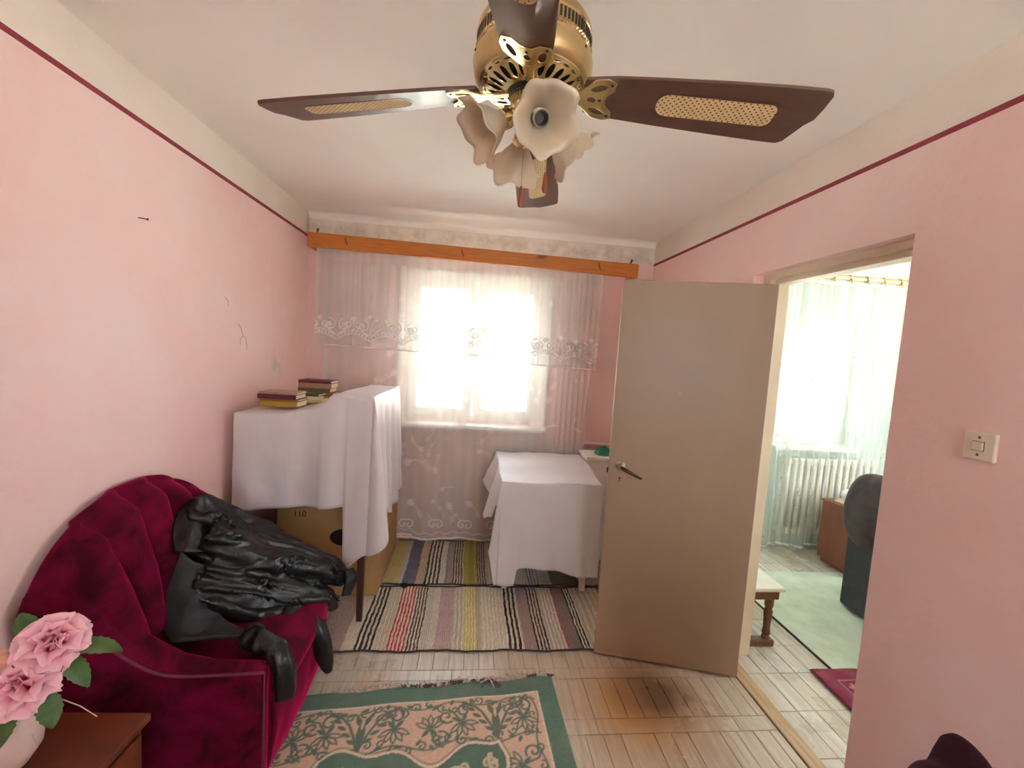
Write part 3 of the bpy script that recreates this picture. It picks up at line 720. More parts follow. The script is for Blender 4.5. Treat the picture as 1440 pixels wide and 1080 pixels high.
    # world placement: far right corner (.462,1.897), far edge falling to the left, right side straight towards the camera
    ax = np.array([-.9955, -.085]); az = np.array([.035, -.9994])
    px = .462 + X*ax[0] + Z*az[0]; py = 1.897 + X*ax[1] + Z*az[1]
    edge = np.minimum(np.minimum(X, Wd-X), np.minimum(Z, Ht-Z))
    pz = np.where(edge < 1e-6, .001, .0095 + .0022*np.sin(X*21)*np.exp(-Z*8) + .0012*np.sin(Z*17+X*9))
    py = py + .006*np.sin(X*19)*np.exp(-Z*14)
    return npgrid(np.stack([px, py, pz], -1), np.clip(col, .01, 1)), ax, az
me, ax, az = oriental()
rug = put('patterned_rug', me, fabric_attr('woven_pile', .95, 320, .5), None, 'worn rug with green border and green scrolls on pink in the foreground', 'rug')
fr = BM(); fd = BM()
for k in range(150):
    x = random.uniform(.0, .95); dark = k % 3 == 0 and (x < .18 or .28 < x < .72)
    bx0 = .462 + x*ax[0]; by0 = 1.897 + x*ax[1] + .005*math.sin(x*19); tgt = fd if dark else fr
    for q in range(4 if dark else 2):
        ln_ = random.uniform(.006, .020) if dark else random.uniform(.012, .05); a = random.uniform(-1.4, 1.4); b2 = a+random.uniform(-.7, .7)
        tube(tgt, [(bx0+random.uniform(-.006, .006), by0-.006, .009), (bx0+ln_*.5*math.sin(a), by0+ln_*.5*math.cos(a), .009+random.uniform(0, .006)), (bx0+ln_*.6*math.sin(a)+ln_*.5*math.sin(b2), by0+ln_*.6*math.cos(a)+ln_*.4*math.cos(b2), .004)], [.0024, .0020, .0010] if not dark else [.004, .0036, .002], 5)
cx_, cy_ = .462+.30*ax[0], 1.897+.30*ax[1]
for q in range(14):
    a = random.uniform(-2.6, 2.6); ln_ = random.uniform(.02, .06); tube(fr if q % 2 else fd, [(cx_, cy_+.005, .013), (cx_+ln_*.5*math.sin(a), cy_-ln_*.4*math.cos(a*.5), .019), (cx_+ln_*math.sin(a), cy_-ln_*math.cos(a*.6)*.9, .013)], [.004, .003, .0016], 5)
put('fringe', fr, simple('frayed_yarn', 'B8A596', .95, var=.35, scale=60), rug, kind='stuff')
put('fringe', fd, simple('dark_frayed_yarn', '5A4742', .95, var=.4, scale=60), rug, kind='stuff')

# ------------------------------------------------------------------ draped tables
def cloth_mat(name, c='EFEAEC', rough=.42):
    t = NT(name); p = t.pos(False); n = t.noise(p, 5, 4, .55, .2); w = t.noise(p, 500, 1)
    t.color(t.mix(t.ramp(n, [(.35, 0.0), (.7, 1.0)]), lin(c), tuple(x*.93 for x in lin(c))))
    t.b.inputs['Roughness'].default_value = rough; t.b.inputs['Specular IOR Level'].default_value = .4; t.b.inputs['Sheen Weight'].default_value = .2
    t.bump(t.math('ADD', t.math('MULTIPLY', n, 2.0), t.math('MULTIPLY', w, .04)), .25, .012)
    # light passes a little through the thin cloth
    tl = t.add('ShaderNodeBsdfTranslucent'); tl.inputs[0].default_value = (*lin(c), 1); mx = t.add('ShaderNodeMixShader'); mx.inputs[0].default_value = .16
    t.l.new(t.b.outputs[0], mx.inputs[1]); t.l.new(tl.outputs[0], mx.inputs[2]); t.l.new(mx.outputs[0], t.out.inputs[0])
    return t.m
M_cloth = cloth_mat('white_satin_cloth')
M_wood_dk = simple('dark_brown_wood', '4A2A20', .4, var=.2, scale=6, stretch=(4, 4, .6))
M_card = simple('cardboard', 'B58C5A', .85, var=.08, scale=8)
def smstep(a, b, x):
    t = min(1, max(0, (x-a)/(b-a))); return t*t*(3-2*t)
# -- left table with boxes stacked on it, under one cloth
t1 = empty('side_table', (-.86, 2.72, 0), 'dark wooden table on square legs under the tall white cloth', 'table')
put('tabletop', boxes(((-.335, -.40, .70), (.335, .36, .725)), bev=.004), M_wood_dk, t1)
put('apron', boxes(((-.32, -.39, .64), (.31, -.37, .70)), ((-.32, .36, .64), (.31, .38, .70)), ((-.32, -.38, .64), (-.30, .36, .70)), ((.29, -.38, .64), (.31, .36, .70))), M_wood_dk, t1)
for sx, sy in ((.315, -.395), (-.315, -.395), (.315, .375), (-.315, .375)):
    b_ = BM(); r = bmesh.ops.create_cone(b_, cap_ends=True, segments=4, radius1=.020, radius2=.030, depth=.70, matrix=Matrix.Translation((sx, sy, .35)) @ Matrix.Rotation(PI/4, 4, 'Z'))
    put('leg', b_, M_wood_dk, t1)
b_ = boxes(((-1.19, 2.36, .727), (-.78, 3.08, 1.135)), bev=.004)
put('cardboard_box', b_, M_card, None, 'lower box on the dark table hidden beneath the left part of the cloth', 'box')
put('cardboard_box', boxes(((-.735, 2.34, .727), (-.525, 3.07, 1.24)), bev=.004), M_card, None, 'taller box on the dark table hidden beneath the raised part of the cloth', 'box')
def ztop(x, y):
    return 1.145 + .03*smstep(-1.0, -.80, x) + .085*smstep(-.80, -.70, x) + .004*math.sin(7*x+3*y) - .010*smstep(2.5, 3.1, y)
XA, XB, YA, YE = -1.205, -.505, 2.305, 3.09
def t1_cloth():
    # perimeter path: left edge (back->front), front (left->right), corner fan, right side (front->back)
    def param(u):
        if u < .10: k = u/.10; x, y = XA, YE-(YE-YA)*k; out = Vector((-1, 0, 0)); zb = .62
        elif u < .52: k = (u-.10)/.42; x, y = XA+(XB-XA)*k, YA; out = Vector((0, -1, 0)); zb = .632+.035*k
        elif u < .66: k = (u-.52)/.14; x, y = XB, YA; a = -PI/2+k*PI/2; out = Vector((math.cos(a), math.sin(a), 0)); zb = None
        else: k = (u-.66)/.34; x, y = XB, YA+(YE-YA)*k; out = Vector((1, 0, 0)); zb = .44
        return x, y, out, zb, k
    NV = 34
    def f(u, v):
        x, y, out, zb, k = param(u)
        zt = ztop(x, y)
        if u < .10: z1 = .635; o_ = .01
        elif u < .52:
            z1 = .632+.035*k; o_ = .012 + .012*math.sin(9*k+.5)+.01*math.sin(21*k)
            if k > .80:   # tail of the corner drop begins
                j = smstep(.80, .825, k); z1 = z1*(1-j)+(.325+.09*smstep(.82, 1, k))*j; o_ += .03*j
            o_ += .012*smstep(.60, .64, k)*(1-smstep(.70, .80, k))
        elif u < .66:
            z1 = .415+.14*k**1.2; o_ = .045+.10*math.sin(PI*min(1, k*1.15)*.8)
        else:
            z1 = .565-.10*smstep(.0, .2, k)*0+.02*math.sin(8*k) - .075*smstep(.15, .55, k); o_ = .028+.026*math.sin(26*k+1.0)
        t = v
        # sharp shoulder then hang
        drop = zt-(zt-z1)*t
        sw = o_*(t**.8)
        X = x+out.x*sw; Y = y+out.y*sw
        if out.x < -.5: X = max(X, XL+.012)
        fold = .006*math.sin(34*u+2)*t + .0035*mnoise.noise((u*22, t*5, .3)) 
        X += out.x*fold; Y += out.y*fold
        # crease lines from folding
        return (X, Y, drop)
    me = grid(f, 260, NV)
    def top(u, v):
        x = XA+(XB-XA)*u; y = YA+(YE-YA)*v
        return (x, y, ztop(x, y)+.002*mnoise.noise((x*18, y*18, 1)))
    m2 = grid(top, 60, 40)
    bm = BM(); bm.from_mesh(me); bm.from_mesh(m2); bmesh.ops.remove_doubles(bm, verts=bm.verts, dist=.0012)
    m = D.meshes.new('draped_cloth'); bm.to_mesh(m); bm.free(); smooth(m); return m
o = put('draped_cloth', t1_cloth(), M_cloth, None, 'white satin cloth draped over the taller stepped table at the left wall', 'cloth'); solid(o, .0015)
# boxes below
def carton(name, x0, x1, y0, y1, h, label):
    e = empty(name, ((x0+x1)/2, (y0+y1)/2, 0), label, 'box'); w, d = (x1-x0)/2, (y1-y0)/2
    put('carton_body', boxes(((-w, -d, .012), (w, d, h)), bev=.004), M_card, e)
    return e, w, d
c1, w, d = carton('cardboard_carton', -1.09, -.50, 2.55, 3.215, .635, 'large brown cardboard carton standing on the floor under the dark table')
hole = ell(0, 0, .045, .017, 0, 16)
put('hand_hole', flat('hand_hole', [ell(0, 0, .075, .05, 0, 24)], .003), simple('hole_dark', '2A1B14', .9), c1, 'dark cut-out', loc=(.085, -d-.001, .375), rot=(PI/2, 0, 0))
put('hand_hole', flat('hand_hole', [ell(0, 0, .05, .014, 0, 20)], .003), D.materials['hole_dark'], c1, 'dark cut-out', loc=(w+.001, -.16, .45), rot=(PI/2, 0, PI/2))
put('printed_number', text_mesh('printed_number', '110', .05), simple('carton_ink', '4A2417', .8), c1, loc=(-.165, -d-.0008, .512), rot=(PI/2, 0, 0))
put('printed_mark', flat('printed_mark', [ell(0, 0, .045, .005, .25, 12)], .002), D.materials['carton_ink'], c1, loc=(w+.0005, -.23, .335), rot=(PI/2, 0, PI/2))
put('tape', boxes(((w-.002, -d+.002, .29), (w+.0012, d-.002, .30))), simple('seam_line', 'A87F4B', .7), c1)

# -- books
def book_set(x, y, z0, specs, rot, where, base_labels):
    z = z0
    for (L_, W_, T_, cov, dx, dy, dr), lab in zip(specs, base_labels):
        e = empty('book', (x+dx, y+dy, z), lab, 'book', 'books lying on the left draped table', rot=(0, 0, rot+dr))
        mc = simple('book_cover_'+cov, cov, .55, var=.1, scale=30)
        put('cover', boxes(((-L_/2, -W_/2, 0), (L_/2, W_/2, .003)), ((-L_/2, -W_/2, T_-.003), (L_/2, W_/2, T_)), ((-L_/2, -W_/2, .0), (L_/2, -W_/2+.003, T_))), mc, e)
        put('pages', boxes(((-L_/2+.004, -W_/2+.003, .003), (L_/2-.003, W_/2-.004, T_-.003))), M_page, e)
        z += T_
M_page = simple('book_pages', 'E7D7AE', .85, var=.1, scale=200, stretch=(.1, .1, 6))
book_set(-1.045, 2.50, 1.163, [(.20, .135, .030, 'B28F2E', .004, 0, .0), (.20, .135, .012, '9A6B2E', .006, .002, .01), (.205, .135, .026, '5C2036', -.003, -.004, .0), (.20, .13, .012, 'B99A84', .002, 0, .005)], -.04, 'near',
         ['mustard yellow book at the bottom of the front book pile', 'thin brown book between the mustard and the maroon ones', 'maroon book second from top of the front book pile', 'thin beige book on top of the front pile'])
book_set(-1.00, 2.69, 1.163, [(.18, .12, .020, 'D8C79A', .03, 0, .03), (.17, .12, .018, 'E2D6B8', .01, .0, .08), (.16, .11, .014, '5A5A3C', .02, .02, -.06)], -.05, 'mid',
         ['pale cream book beneath another in the middle pile', 'cream white book sticking out in the middle pile', 'olive book on top of the middle pile'])
book_set(-.985, 2.88, 1.160, [(.20, .13, .022, 'C4A77C', .0, 0, .0), (.20, .13, .024, 'A2702F', .01, .0, .02), (.20, .13, .026, '6E6A48', -.004, 0, .0), (.205, .13, .032, 'B08A72', .0, .0, .01), (.205, .13, .018, '6E2C3A', .0, 0, -.01)], -.04, 'far',
         ['tan book at the bottom of the rear book pile', 'orange-brown book second from bottom in the rear pile', 'olive green book in the middle of the rear pile', 'light brown book beneath the top one of the rear pile', 'wine red book on top of the rear pile by the curtain'])

# -- right small table under cloth
M_tleg = simple('cream_table_paint', 'DCD5C2', .5)
t2 = empty('side_table', (.54, 2.86, 0), 'low pale painted table under the smaller white cloth beside the open door', 'table')
put('tabletop', boxes(((-.30, -.29, .708), (.30, .30, .732)), bev=.004), M_tleg, t2)
put('apron', boxes(((-.27, -.26, .65), (.27, .27, .708))), M_tleg, t2)
for sx, sy in ((-.255, -.21), (.255, -.235), (-.255, .25), (.255, .25)):
    put('leg', boxes(((sx-.018, sy-.018, .013), (sx+.018, sy+.018, .715)), bev=.004), M_tleg, t2)
XA2, XB2, YA2, YE2 = .225, .862, 2.545, 3.185
def ztop2(x, y):
    return .749 + .036*smstep(2.70, 2.90, y) + .004*math.sin(14*x+2*y) + .005*mnoise.noise((x*11, y*9, 2)) - .003
def t2_cloth():
    def f(u, v):
        if u < .40:
            k = u/.40; x, y = XA2, YE2-(YE2-YA2)*k; out = Vector((-1, 0, 0))
            z1 = .50+.09*math.sin(k*9+.6) - .12*smstep(.55, .72, k)*(1-smstep(.80, .88, k))
            o_ = .055+.045*math.sin(k*12)*smstep(0, .2, k)
            z1 = z1*(1-smstep(.88, 1, k)) + .30*smstep(.88, 1, k)
        elif u < .46:
            k = (u-.40)/.06; x, y = XA2, YA2; a = PI+k*PI/2; out = Vector((math.cos(a), math.sin(a), 0)); z1 = .30-.20*smstep(0, .6, k); o_ = .05*(1-k)+.012
        elif u < .92:
            k = (u-.46)/.46; x, y = XA2+(XB2-XA2)*k, YA2; out = Vector((0, -1, 0))
            z1 = .10 + .10*smstep(.165, .19, k) - .05*smstep(.3, .95, k); o_ = .012+.012*math.sin(7*k+1)+.006*math.sin(19*k)
            if k > .2: z1 += .0035*(1 if int(k*90) % 2 else -1)
        else:
            k = (u-.92)/.08; x, y = XB2, YA2+(YE2-YA2)*k; out = Vector((1, 0, 0)); z1 = .15+.05*k; o_ = .012
        zt = ztop2(x, y); t = v
        X = x+out.x*o_*t**.8; Y = y+out.y*o_*t**.8
        fo = .006*math.sin(40*u)*t+.006*mnoise.noise((u*16, t*4, 7))*t
        return (X+out.x*fo, Y+out.y*fo, zt-(zt-z1)*t)
    me = grid(f, 300, 34)
    def top(u, v):
        x = XA2+(XB2-XA2)*u; y = YA2+(YE2-YA2)*v; return (x, y, ztop2(x, y))
    m2 = grid(top, 50, 50)
    bm = BM(); bm.from_mesh(me); bm.from_mesh(m2); bmesh.ops.remove_doubles(bm, verts=bm.verts, dist=.0012)
    m = D.meshes.new('draped_cloth'); bm.to_mesh(m); bm.free(); smooth(m); return m
o = put('draped_cloth', t2_cloth(), M_cloth, None, 'white satin cloth with pinked hem over the low table beside the door', 'cloth'); solid(o, .0015)

# white cabinet behind the door with a green thing on it
cb = empty('cabinet', (1.13, 3.13, 0), 'white low cabinet standing behind the open door', 'cabinet')
put('carcass', boxes(((-.25, -.12, .02), (.25, .085, .785)), bev=.003), M_white, cb)
put('worktop', boxes(((-.26, -.14, .785), (.26, .09, .812)), bev=.004), M_white, cb)
for s in (-1, 1):
    dd = put('door', boxes(((s*.125-.12, -.138, .06), (s*.125+.12, -.121, .77)), bev=.003), M_white, cb); kb = BM(); lathe(kb, [(0, .02), (.010, .018), (.006, .008), (.006, 0)], 12, Matrix.Translation((s*.03, -.138, .5)) @ Matrix.Rotation(PI/2, 4, 'X')); put('knob', kb, M_chrome, dd)
def crumple(u, v):
    a = u*2*PI; r = math.sin(v*PI/2); h = .055*(1-r*r)**.5
    return (.07*r*math.cos(a)*(1+.25*mnoise.noise((math.cos(a)*2, math.sin(a)*2, v*3))), .06*r*math.sin(a)*(1+.2*mnoise.noise((math.cos(a)*2, math.sin(a)*2, 5))), h*(1+.4*mnoise.noise((math.cos(a)*2, v*4, 9))))
put('green_bundle', grid(crumple, 28, 14, True), simple('green_cloth', '2F8F72', .6), None, 'small green bundle on the white cabinet beside the door edge', 'bundle', loc=(1.03, 3.09, .812))

# ------------------------------------------------------------------ burgundy armchair
def velvet(name, c, c2, sheen=1.0):
    t = NT(name); p = t.pos(False); n = t.noise(p, 7, 4, .6, .6); f = t.noise(p, 260, 2)
    t.color(t.mix(t.ramp(n, [(.38, 0.0), (.66, 1.0)]), lin(c), lin(c2)))
    t.b.inputs['Roughness'].default_value = .8; t.b.inputs['Specular IOR Level'].default_value = .1
    t.b.inputs['Sheen Weight'].default_value = sheen; t.b.inputs['Sheen Roughness'].default_value = .32; t.b.inputs['Sheen Tint'].default_value = (*lin('F01E6C'), 1)
    t.bump(t.math('ADD', t.math('MULTIPLY', n, .8), f), .25, .004); return t.m
M_vel = velvet('burgundy_velvet', '3C0319', '700530')
ch = empty('armchair', (-.93, 1.68, 0), 'burgundy velvet tub armchair against the left wall with a black jacket on it', 'armchair')
CX, CY = -.93, 1.68
def loc(p): return (p[0]-CX, p[1]-CY, p[2])
def arm(stations, front_x, low=.035):
    """stations (x, y_outer, y_inner, ztop); sections run across the arm"""
    def f(u, v):
        n = len(stations)-1; t = v*n; i = min(int(t), n-1); t -= i
        a, b = stations[i], stations[i+1]; x, yo, yi, zt = (a[k]+(b[k]-a[k])*t for k in range(4))
        w = abs(yi-yo); sg = 1 if yi > yo else -1; r = .028
        # section outline: outer bottom -> outer top -> inner top -> inner bottom
        pts = [(0, low), (0, low+.12), (0, zt-r*2.2), (.003, zt-r), (r*.35, zt-r*.3), (r, zt), (w-r, zt+.004), (w-r*.35, zt-r*.3), (w-.002, zt-r), (w, zt-r*2.2), (w, .30), (w, low)]
        q = u*(len(pts)-1); j = min(int(q), len(pts)-2); q -= j
        yy = pts[j][0]+(pts[j+1][0]-pts[j][0])*q; zz = pts[j][1]+(pts[j+1][1]-pts[j][1])*q
        return loc((x, yo+sg*yy, zz))
    me = grid(f, 34, 40); bm = BM(); bm.from_mesh(me)
    # close the ends
    bm.verts.ensure_lookup_table(); nu = 34
    bm.faces.new([bm.verts[k] for k in range(nu)][::-1]); bm.faces.new([bm.verts[39*nu+k] for k in range(nu)])
    m = D.meshes.new('arm'); bmesh.ops.recalc_face_normals(bm, faces=bm.faces); bm.to_mesh(m); bm.free(); smooth(m); return m
near = [(-1.225, 1.262, 1.38, .775), (-1.15, 1.270, 1.385, .728), (-1.05, 1.315, 1.43, .607), (-.97, 1.335, 1.452, .525), (-.90, 1.35, 1.455, .482), (-.80, 1.372, 1.452, .462), (-.645, 1.382, 1.445, .462), (-.628, 1.392, 1.438, .455)]
far = [(-1.225, 2.04, 1.93, .72), (-1.15, 2.04, 1.93, .66), (-1.05, 2.04, 1.935, .58), (-.95, 2.035, 1.94, .51), (-.80, 2.03, 1.945, .462), (-.645, 2.025, 1.95, .455), (-.628, 2.018, 1.957, .448)]
o = put('arm', arm(near, 0), M_vel, ch)
o = put('arm', arm(far, 0), M_vel, ch)
def piping(st, side):
    b = BM(); tube(b, [tuple(q) for q in cr([loc((x, (yo+.003) if side > 0 else yo-.002, z-.016)) for x, yo, yi, z in st[1:]], 40)] + [loc((st[-1][0]+.004, st[-1][1], .05))], .005, 7); return b
o = put('piping', piping(near, 1), simple('mauve_piping', '6E2240', .8), ch); smooth(o.data)
# front face between arms and seat
def cushion(x0, x1, y0, y1, z0, z1, crown, nose):
    def f(u, v):
        a = u*2*PI; ca, sa = math.cos(a), math.sin(a)
        e = .22; sx = math.copysign(abs(ca)**e, ca); sy = math.copysign(abs(sa)**e, sa)
        rad = math.sin(v*PI)**.28; zz = -math.copysign(abs(math.cos(v*PI))**.6, math.cos(v*PI))
        px = (x0+x1)/2+(x1-x0)/2*sx*rad; py = (y0+y1)/2+(y1-y0)/2*sy*rad
        if px > x1-.12: px += nose*smstep(x1-.12, x1, px)*(1-zz*zz)
        return loc((px, py, (z0+z1)/2+(z1-z0)/2*zz+crown*max(0, zz)*(1-(rad*max(abs(sx), abs(sy)))**2)))
    return grid(f, 64, 22, True)
put('seat_cushion', cushion(-1.10, -.60, 1.45, 1.945, .27, .415, .035, .02), M_vel, ch)
put('seat_base', boxes((loc((-1.20, 1.43, .04)), loc((-.632, 1.96, .30))), bev=.02), M_vel, ch)
def skirt(u, v):
    y = 1.435+u*.52; z = .045+v*.30
    return loc((-.628+.022*math.sin(v*PI*.9)+.010*math.sin(u*PI)+.004*mnoise.noise((u*6, v*3, 2)), y, z))
o = put('front_panel', grid(skirt, 40, 16), M_vel, ch); solid(o, .02)
# fluted back
def zt_back(s):   # s -1 near .. 1 far
    a = abs(s); return .965-.20*a**2.2 - (.05*a**8)
def back(u, v):
    s = u*2-1
    yc, hw = 1.655, .395
    zt = zt_back(s); z = .34+(zt-.34)*v
    wrap = max(0, abs(s)-.45)/.55
    x = -1.075-.085*v+.14*wrap**1.5*(1-v*.55)
    sp = .62+.38*v           # flutes fan out from the seat
    y = yc+hw*s*sp
    fl_ = abs(math.sin((s*2.75+.5)*PI))**.55
    x += (.048*fl_+.02*math.sin(v*PI))*(1-.55*v**6)*(1-smstep(.9, 1, abs(s)))
    if v > .9: x -= .055*((v-.9)/.1)**2
    return loc((x+.004*mnoise.noise((u*9, v*9, 4)), y, z+.006*fl_*v))
bk = back
def back_shell(u, v):
    # front surface for v<.6, rolls over the top and down the rear
    if v < .62: return back(u, v/.62)
    p = Vector(back(u, 1)); k = (v-.62)/.38; s = u*2-1
    if k < .35:
        a = k/.35*PI; r = max(.02, min(.05, (-1.232-(p.x+CX))*-.5))
        return (p.x-r+r*math.cos(a), p.y, p.z+.018*math.sin(a))
    r = max(.02, min(.05, (-1.232-(p.x+CX))*-.5)); j = (k-.35)/.65
    return (p.x-2*r, p.y, p.z*(1-j)+.05*j)
o = put('backrest', grid(back_shell, 150, 90), M_vel, ch)
for k in range(3):
    pass
for sx, sy in ((-1.18, 1.40), (-1.18, 1.96), (-.68, 1.42), (-.68, 1.98)):
    b_ = BM(); bmesh.ops.create_cone(b_, cap_ends=True, segments=12, radius1=.016, radius2=.022, depth=.05, matrix=Matrix.Translation(loc((sx, sy, .025)))); put('foot', b_, M_wood_dk, ch)

# ------------------------------------------------------------------ black jacket on the chair
def leather(name, c, rough=.26):
    t = NT(name); p = t.pos(False); n = t.noise(p, 10, 5, .6, .4); f = t.noise(p, 150, 3)
    t.color(t.mix(n, lin(c), tuple(x*2.0 for x in lin(c)))); t.l.new(t.ramp(n, [(.3, rough), (.7, rough+.22)]), t.b.inputs['Roughness'])
    t.bump(t.math('ADD', t.math('MULTIPLY', n, 1.5), t.math('MULTIPLY', f, .25)), .35, .010); t.b.inputs['Specular IOR Level'].default_value = .5; return t.m
M_leather = leather('black_leather', '100F10')
M_lining = leather('dark_grey_lining', '232325', .6)
def organic(name, strips, voxel=.011, amp=.010, freq=9, seed=0, flow=None):
    """join padded tubes into one skin, then wrinkle it"""
    bm = BM()
    for pts, rs, fl_ in strips:
        P = cr(pts, 16); Rr = [v.x for v in cr([(r, 0, 0) for r in rs], 16)]; tube(bm, P, Rr, 14, True, fl_)
    me = D.meshes.new(name); bmesh.ops.recalc_face_normals(bm, faces=bm.faces); bm.to_mesh(me); bm.free()
    o = D.objects.new(name, me); COL.objects.link(o)
    m = o.modifiers.new('r', 'REMESH'); m.mode = 'VOXEL'; m.voxel_size = voxel
    s = o.modifiers.new('s', 'SMOOTH'); s.iterations = 4; s.factor = .5
    dg = bpy.context.evaluated_depsgraph_get(); out = D.meshes.new_from_object(o.evaluated_get(dg)); D.objects.remove(o)
    dirs = Vector(flow or (1, .4, -.5)).normalized()
    for v in out.vertices:
        c = v.co; a = c.dot(dirs); q = c - dirs*a
        wv = Vector((mnoise.noise(c*6+Vector((seed, 0, 0))), mnoise.noise(c*6+Vector((0, seed, 5))), mnoise.noise(c*6+Vector((9, 0, seed)))))*.03
        p1 = (q+wv)*freq + dirs*a*freq*.22 + Vector((seed, seed, 0))
        w = 1-min(1, abs(mnoise.noise(p1))*2.6)
        w2 = mnoise.noise(c*freq*.55+Vector((seed, 3, 1)))
        w3 = 1-min(1, abs(mnoise.noise(p1*1.9+Vector((4, 1, 7))))*2.6)
        v.co = c + v.normal*amp*(1.2*w*w*(3-2*w)+.30*w3+.8*w2-.6)
    smooth(out); out.update(); return out
JX = Vector((-.86, 1.78, .45))
jk = empty('jacket', tuple(JX), 'black leather jacket thrown over the burgundy armchair', 'jacket')
def jl(strips): return [([tuple(Vector(p)-JX) for p in pts], rs, f) for pts, rs, f in strips]
body = jl([
    ([(-1.06, 1.70, .84), (-1.0, 1.76, .80), (-.95, 1.84, .73), (-.90, 1.90, .67)], [.035, .05, .05, .03], .8),
    ([(-1.00, 1.70, .77), (-.93, 1.76, .68), (-.83, 1.85, .60), (-.72, 1.95, .53), (-.62, 2.04, .44), (-.565, 2.07, .385)], [.08, .105, .10, .09, .075, .045], .72),
    ([(-.98, 1.66, .66), (-.90, 1.72, .57), (-.78, 1.80, .49), (-.66, 1.90, .40), (-.585, 1.98, .32)], [.07, .085, .08, .07, .045], .75),
    ([(-.97, 1.62, .60), (-.90, 1.67, .51), (-.78, 1.74, .43), (-.66, 1.82, .34)], [.05, .065, .065, .05], .8),
    ([(-.95, 1.90, .66), (-.82, 1.97, .57), (-.70, 2.02, .50), (-.60, 2.06, .45)], [.06, .08, .07, .045], .8),
    ([(-1.0, 1.62, .62), (-.92, 1.78, .55), (-.8, 1.92, .50)], [.05, .09, .08], .7),
])
put('jacket_body', organic('jacket_body', body, .008, .016, 13, 1.3, (.72, .5, -.45)), M_leather, jk)
sl = jl([([(-.72, 1.74, .41), (-.655, 1.77, .375), (-.585, 1.79, .30), (-.565, 1.80, .20), (-.556, 1.82, .135)], [.05, .052, .048, .044, .042], .8)])
put('sleeve', organic('sleeve', sl, .008, .010, 13, 4.1, (.1, .1, -1)), M_leather, jk)
sl = jl([([(-.74, 1.53, .475), (-.66, 1.475, .487), (-.60, 1.452, .455), (-.578, 1.455, .38), (-.582, 1.462, .305)], [.045, .042, .040, .044, .042], .75)])
put('sleeve', organic('sleeve', sl, .008, .010, 13, 7.7, (.1, .1, -1)), M_leather, jk)
def sheet(ctrl, nu=30, nv=24, amp=.008, seed=0):
    rowsC = [cr(r, nu) for r in ctrl]
    colsC = [cr([rowsC[j][i] for j in range(len(rowsC))], nv) for i in range(nu)]
    co = []
    for j in range(nv):
        for i in range(nu):
            p = colsC[i][j]; p = p + Vector((.6, -.6, .5))*amp*mnoise.noise(Vector((p.x*14, p.y*14+seed, p.z*14))); co.append(tuple(p-JX))
    f = [(j*nu+i, j*nu+i+1, (j+1)*nu+i+1, (j+1)*nu+i) for j in range(nv-1) for i in range(nu-1)]
    me = D.meshes.new('sheet'); me.from_pydata(co, [], f); smooth(me); return me
o = put('lining', sheet([[(-1.03, 1.62, .735), (-.98, 1.62, .70), (-.93, 1.66, .66)], [(-1.045, 1.585, .62), (-.975, 1.58, .60), (-.91, 1.62, .56)], [(-1.05, 1.56, .49), (-.96, 1.55, .475), (-.86, 1.60, .49)], [(-.98, 1.50, .468), (-.85, 1.505, .485), (-.72, 1.52, .478)]], 34, 28, .030, 2), M_lining, jk, 'dark grey open front'); solid(o, .012, 0)
o = put('collar', sheet([[(-1.09, 1.70, .85), (-1.03, 1.73, .91), (-.985, 1.79, .875), (-.93, 1.88, .785), (-.86, 1.96, .71)], [(-1.08, 1.655, .80), (-1.01, 1.685, .80), (-.96, 1.76, .765), (-.90, 1.85, .715), (-.83, 1.96, .685)], [(-1.05, 1.62, .735), (-.965, 1.635, .73), (-.915, 1.70, .715), (-.865, 1.81, .68), (-.805, 1.965, .675)]], 44, 26, .024, 5), M_leather, jk); solid(o, .012, 0)
o = put('cuff', sheet([[(-.56, 2.05, .44), (-.545, 2.02, .40), (-.55, 2.0, .34)], [(-.535, 2.09, .43), (-.51, 2.08, .385), (-.525, 2.04, .325)], [(-.55, 2.12, .41), (-.525, 2.12, .37), (-.54, 2.08, .32)]], 16, 14, .01, 8), M_leather, jk); solid(o, .012, 0)
o = put('lapel', sheet([[(-.97, 1.615, .66), (-.87, 1.68, .605), (-.76, 1.78, .55), (-.64, 1.90, .46)], [(-.955, 1.60, .60), (-.85, 1.66, .545), (-.74, 1.755, .49), (-.625, 1.88, .405)], [(-.945, 1.60, .555), (-.83, 1.655, .495), (-.72, 1.745, .435), (-.615, 1.865, .355)]], 40, 14, .016, 11), M_leather, jk); solid(o, .01, 0)

# ------------------------------------------------------------------ bedside cabinet, vase and roses
M_ns = simple('red_brown_wood', '63290F', .35, var=.25, scale=3, stretch=(1, 5, 5), coat=.1)
ns = empty('nightstand', (-1.03, .93, 0), 'red-brown wooden nightstand beside the armchair with the vase on it', 'nightstand', rot=(0, 0, -.03))
put('top', boxes(((-.215, -.25, .478), (.20, .255, .50)), bev=.004), M_ns, ns)
put('carcass', boxes(((-.205, -.24, .05), (.185, .24, .478)), bev=.003), M_ns, ns)
for z0, z1 in ((.07, .26), (.275, .465)):
    dr = put('drawer', boxes(((.186, -.225, z0), (.198, .225, z1)), bev=.003), M_ns, ns); kb = BM(); lathe(kb, [(0, .022), (.012, .02), (.014, .012), (.006, 0)], 14, Matrix.Translation((.198, 0, (z0+z1)/2)) @ Matrix.Rotation(PI/2, 4, 'Y')); put('knob', kb, M_gold, dr)
for sx in (-.17, .15):
    for sy in (-.2, .2): put('leg', boxes(((sx-.02, sy-.02, 0), (sx+.02, sy+.02, .05))), M_ns, ns)
M_vase = simple('pinkish_white_porcelain', 'D9BEB6', .3, var=.05)
